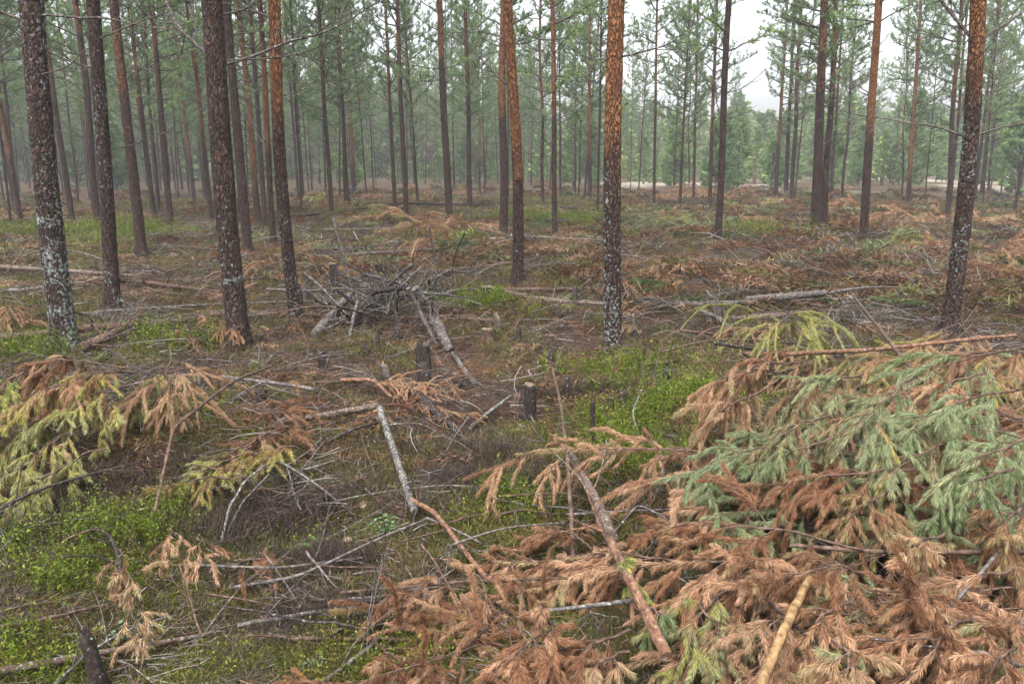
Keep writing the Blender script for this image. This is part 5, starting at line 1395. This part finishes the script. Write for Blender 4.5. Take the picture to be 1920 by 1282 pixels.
blades(56000, 1.6, 40, 206, lambda x, y, g: green(x, y) > .02 + .4 * g.random(len(x)), 12, .032, .0035, (.5, .35),
       [(.085, .105, .012), (.135, .145, .018), (.19, .175, .032), (.06, .08, .010), (.12, .095, .026)], 'moss', 'yellow-green moss and heather shoots on the forest floor', 'moss', M_leaf, .025, .0)
blades(30000, 2.2, 45, 208, lambda x, y, g: (fb2(x / .5, y / .5, 83) + .12 * g.random(len(x)) > .60), 14, .055, .004, (.6, .5),
       [(.13, .125, .024), (.15, .135, .035), (.065, .08, .017), (.12, .075, .035), (.10, .11, .025)], 'moss_tussocks', 'olive and straw coloured mossy tussocks between the felled branches', 'moss', M_leaf, .05, .02, .4)
blades(16000, 1.8, 40, 207, lambda x, y, g: fb2(x / .7, y / .7, 81) > .52, 14, .10, .0016, (.6, .5),
       [(.075, .05, .042), (.045, .032, .028), (.11, .085, .075), (.06, .06, .025)], 'dry_heather', 'wiry brown dry heather stems between the branches', 'heather', M_litter, .03, .0)

# ------------------------------------------------------------------ small countable things
def chip(px, py, w, label, seed):
    p = at(px, py, .015); g = np.random.default_rng(seed); depth = p[1] * CP + (CAMZ - p[2]) * SP
    s_ = w / FPX * depth; a = g.random() * 3
    base = np.array([[-.5, -.28, 0], [.1, -.34, 0], [.5, -.12, 0], [.42, .26, 0], [-.1, .33, 0], [-.48, .2, 0]]) * s_
    base[:, :2] += g.normal(size=(6, 2)) * s_ * .05
    up = base * .86 + [0, 0, s_ * .22]; V = np.vstack([base, up]); q = np.arange(6)
    V = V @ np.array(Matrix.Rotation(a, 3, 'Z') @ Matrix.Rotation(.3, 3, 'X')).T
    mb = MB(); mb.add(V, np.stack([q, (q + 1) % 6, (q + 1) % 6 + 6, q + 6], -1), 0)
    mb.F.append((np.array([[6, 7, 8, 9, 10, 11]]), 0)); mb.F.append((np.array([[5, 4, 3, 2, 1, 0]]), 0))
    tag(link('wood_chip', mb.mesh('wood_chip', [M_cut], False, colour=False), None, p), label, 'wood chip', 'fresh wood chips on the ground')
chip(681, 948, 24, 'larger pale wood chip left of the silvery pole', 1)
chip(614, 897, 20, 'pale upright wood chip, farther of the chips left of the silvery pole', 2)
chip(652, 1012, 18, 'small pale wood chip, nearest of the chips left of the silvery pole', 3)
chip(505, 1135, 16, 'tan wood chip beside the crossing dark twigs at lower left', 4)
chip(640, 915, 10, 'tiny pale wood chip between the two farther chips', 5)

def seedling(px, py, hh, n, leaf, colr, label, seed, mat=None, pairs=5):
    p = at(px, py); g = np.random.default_rng(seed + 800); w = MB(); lf = MB()
    for k in range(n):
        a = g.random() * 6.283; d = norm(np.array([math.cos(a) * .5, math.sin(a) * .5, 1.0]))
        P = grow((0, 0, -.01), d, hh * (.6 + .5 * g.random()), 7, .1, .08, g)
        tube(w, P, np.linspace(.003, .0012, 7), 4, 0, cap=False)
        for q in range(pairs):
            i = min(2 + q * 4 // pairs, 6)
            for s_ in (-1, 1):
                T = norm(P[i] - P[i - 1]); sd = norm(np.cross(T, [math.sin(a), math.cos(a), .3])) * s_
                D = norm(sd + T * .5 + g.normal(size=3) * .2); L = leaf * .75 * (.5 + .8 * g.random()); W = norm(np.cross(D, g.normal(size=3))) * L * .22
                b = P[i]; V = np.array([b, b + D * L * .4 + W, b + D * L * .8 + W * .6, b + D * L, b + D * L * .8 - W * .6, b + D * L * .4 - W])
                V[:, 2] -= np.array([0, .0, .1, .2, .1, 0]) * L
                lf.add(V, np.array([[0, 1, 2, 3, 4, 5]]), 0, np.asarray(colr) * (.75 + .5 * g.random()))
    o = link('seedling', w.mesh('seedling_stem', [M_brown], True, colour=False), None, p)
    link('leaves', lf.mesh('leaves', [M_leaf], False), o)
    tag(o, label, 'seedling', 'green seedlings sprouting from the litter')
seedling(700, 560, .55, 3, .075, (.14, .32, .07), 'bright green leafy seedling standing over the grey brushwood pile', 1, pairs=6)
seedling(722, 1005, .16, 5, .035, (.11, .19, .08), 'small dull green seedling just left of the silvery pole foot', 2)
seedling(235, 1205, .10, 6, .028, (.17, .25, .15), 'pale minty seedling right behind the dark foreground stump', 3)
seedling(190, 680, .14, 5, .035, (.10, .20, .03), 'green seedling clump right of the white-spotted pine foot', 4)
seedling(560, 1045, .14, 5, .035, (.10, .19, .03), 'green seedling on the brown heather mat at lower left', 5)
seedling(865, 462, .45, 6, .10, (.22, .38, .10), 'bright green fern-like sprout right of the russet needle mound', 6)
seedling(590, 1255, .09, 5, .03, (.16, .24, .14), 'pale green seedling at the bottom edge left of centre', 7)
seedling(500, 1115, .09, 5, .025, (.16, .23, .13), 'grey-green seedling among the crossing dark twigs', 8)
seedling(1340, 965, .12, 6, .04, (.15, .30, .08), 'narrow-leaved green sprout left of the hollow in the right heap', 9)

# loose branches, one by one
LB = []
for k in range(9):
    g = np.random.default_rng(500 + k); L = .5 + .12 * k; P = bend((-L / 2, 0, 0), (L / 2, 0, .03), 12, .05, .03, 500 + k); mb = MB(); r_ = .006 + .0022 * (k % 5)
    tube(mb, P, np.linspace(r_, r_ * .4, 12), 6, 0, rough=.12, seed=k)
    for q in range(7):
        i = int(g.integers(2, 11)); Pk = grow(P[i], norm(norm(P[i] - P[i - 1]) * .8 + norm(g.normal(size=3) * [1, 1, .6])), L * (.15 + .25 * g.random()), 6, .1, .12, g)
        tube(mb, Pk, np.linspace(r_ * .4, r_ * .15, 6), 4, 0, cap=False)
        tube(mb, grow(Pk[3], norm(norm(Pk[3] - Pk[2]) + norm(g.normal(size=3)) * .7), L * .1, 4, .1, .1, g), r_ * .15, 3, 0, cap=False)
    LB.append([mb.mesh('loose_branch', [m_], True, colour=False) for m_ in (M_grey, M_brown, M_silver, M_dark)])
g = np.random.default_rng(88)
for k in range(215):
    az = R(-34 + 68 * g.random()); d = math.exp(math.log(2.6) + (math.log(24) - math.log(2.6)) * g.random() ** .75)
    x, y = d * math.sin(az), d * math.cos(az); mi = int(g.choice(4, p=[.4, .33, .09, .18])); s_ = (.6 + .5 * g.random()) * min(1.5, (d / 5) ** .7)
    o = link('fallen_branch', LB[int(g.integers(9))][mi], None, (x, y, float(H(x, y)) + .03 + .05 * g.random()))
    o.rotation_euler = (g.random() * 6.28, g.normal() * .12, g.normal() * .6 if g.random() < .7 else g.random() * 6.28); o.scale = (s_, s_, s_)
    things.append((o, ('grey', 'brown', 'pale silvery', 'dark')[mi] + ' loose branch', 'fallen branch', 'loose branches scattered on the forest floor', (x, y, 0)))

# long thin fallen stems, mostly lying across the view
gl = np.random.default_rng(404)
for k in range(46):
    az = R(-33 + 66 * gl.random()); d = 8.2 + 22 * gl.random() ** 1.3
    if az > .12 and d < 7.5: d += 4
    x, y = d * math.sin(az), d * math.cos(az); L = 1.2 + 3.2 * gl.random(); yaw = gl.normal() * .35
    v = np.array([math.cos(yaw), math.sin(yaw)]) * L * .5; c_ = np.array([x, y])
    n_ = 14; t_ = np.linspace(-1, 1, n_)[:, None]; XY = c_ + v * t_ + gl.normal(size=(1, 2)) * .05 * L * (1 - t_ ** 2)
    zz_ = H(XY[:, 0], XY[:, 1]); zs = np.linspace(zz_[0], zz_[-1], n_); zz_ = np.maximum(zs, zz_ * .5 + zs * .5) + .04 + .05 * gl.random()
    P = np.column_stack([XY, zz_]); r_ = (.014 + .022 * gl.random()) * (1 + d / 40); mi = int(gl.integers(4))
    mb = MB(); tube(mb, P, np.linspace(r_, r_ * .5, n_), 8, 0, rough=.14, seed=k, capmi=1)
    for q in range(5):
        i = int(gl.integers(2, n_ - 2)); tube(mb, grow(P[i], norm(norm(P[i + 1] - P[i]) * .6 + norm(gl.normal(size=3) * [1, 1, 1.4]) + [0, 0, .3]), .1 + .3 * gl.random(), 5, .1, .12, gl), np.linspace(r_ * .3, r_ * .12, 5), 4, 0, cap=False)
    o = link('fallen_log', mb.mesh('thin_log', [(M_grey, M_brown, M_lich, M_dark)[mi], M_cut], True, origin=P[0], colour=False), None, P[0])
    things.append((o, ('grey', 'brown', 'pale-flecked', 'dark')[mi] + ' thin fallen stem', 'log', 'thin fallen stems lying across the felled ground', tuple(P[n_ // 2])))

auto_label()

# ------------------------------------------------------------------ misty air
def haze():
    x0, x1, y0, y1, z0, z1 = -260, 260, -30, 270, -3, 24
    V = np.array([(x, y, z) for x in (x0, x1) for y in (y0, y1) for z in (z0, z1)], float)
    F = np.array([[0, 1, 3, 2], [4, 6, 7, 5], [0, 4, 5, 1], [2, 3, 7, 6], [0, 2, 6, 4], [1, 5, 7, 3]])
    mb = MB(); mb.add(V, F)
    m, n, l = nodes_of('misty_air')
    v = N(n, 'ShaderNodeVolumePrincipled'); v.inputs['Density'].default_value = 0.0014
    v.inputs['Color'].default_value = (0.93, 0.96, 1.0, 1); v.inputs['Anisotropy'].default_value = 0.2
    o = N(n, 'ShaderNodeOutputMaterial'); l.new(v.outputs[0], o.inputs['Volume'])
    h = link('haze', mb.mesh('haze', [m], False, colour=False))
    tag(h, 'thin misty air among the pines', 'haze', None, 'stuff')
HAZE = True
if HAZE: haze()
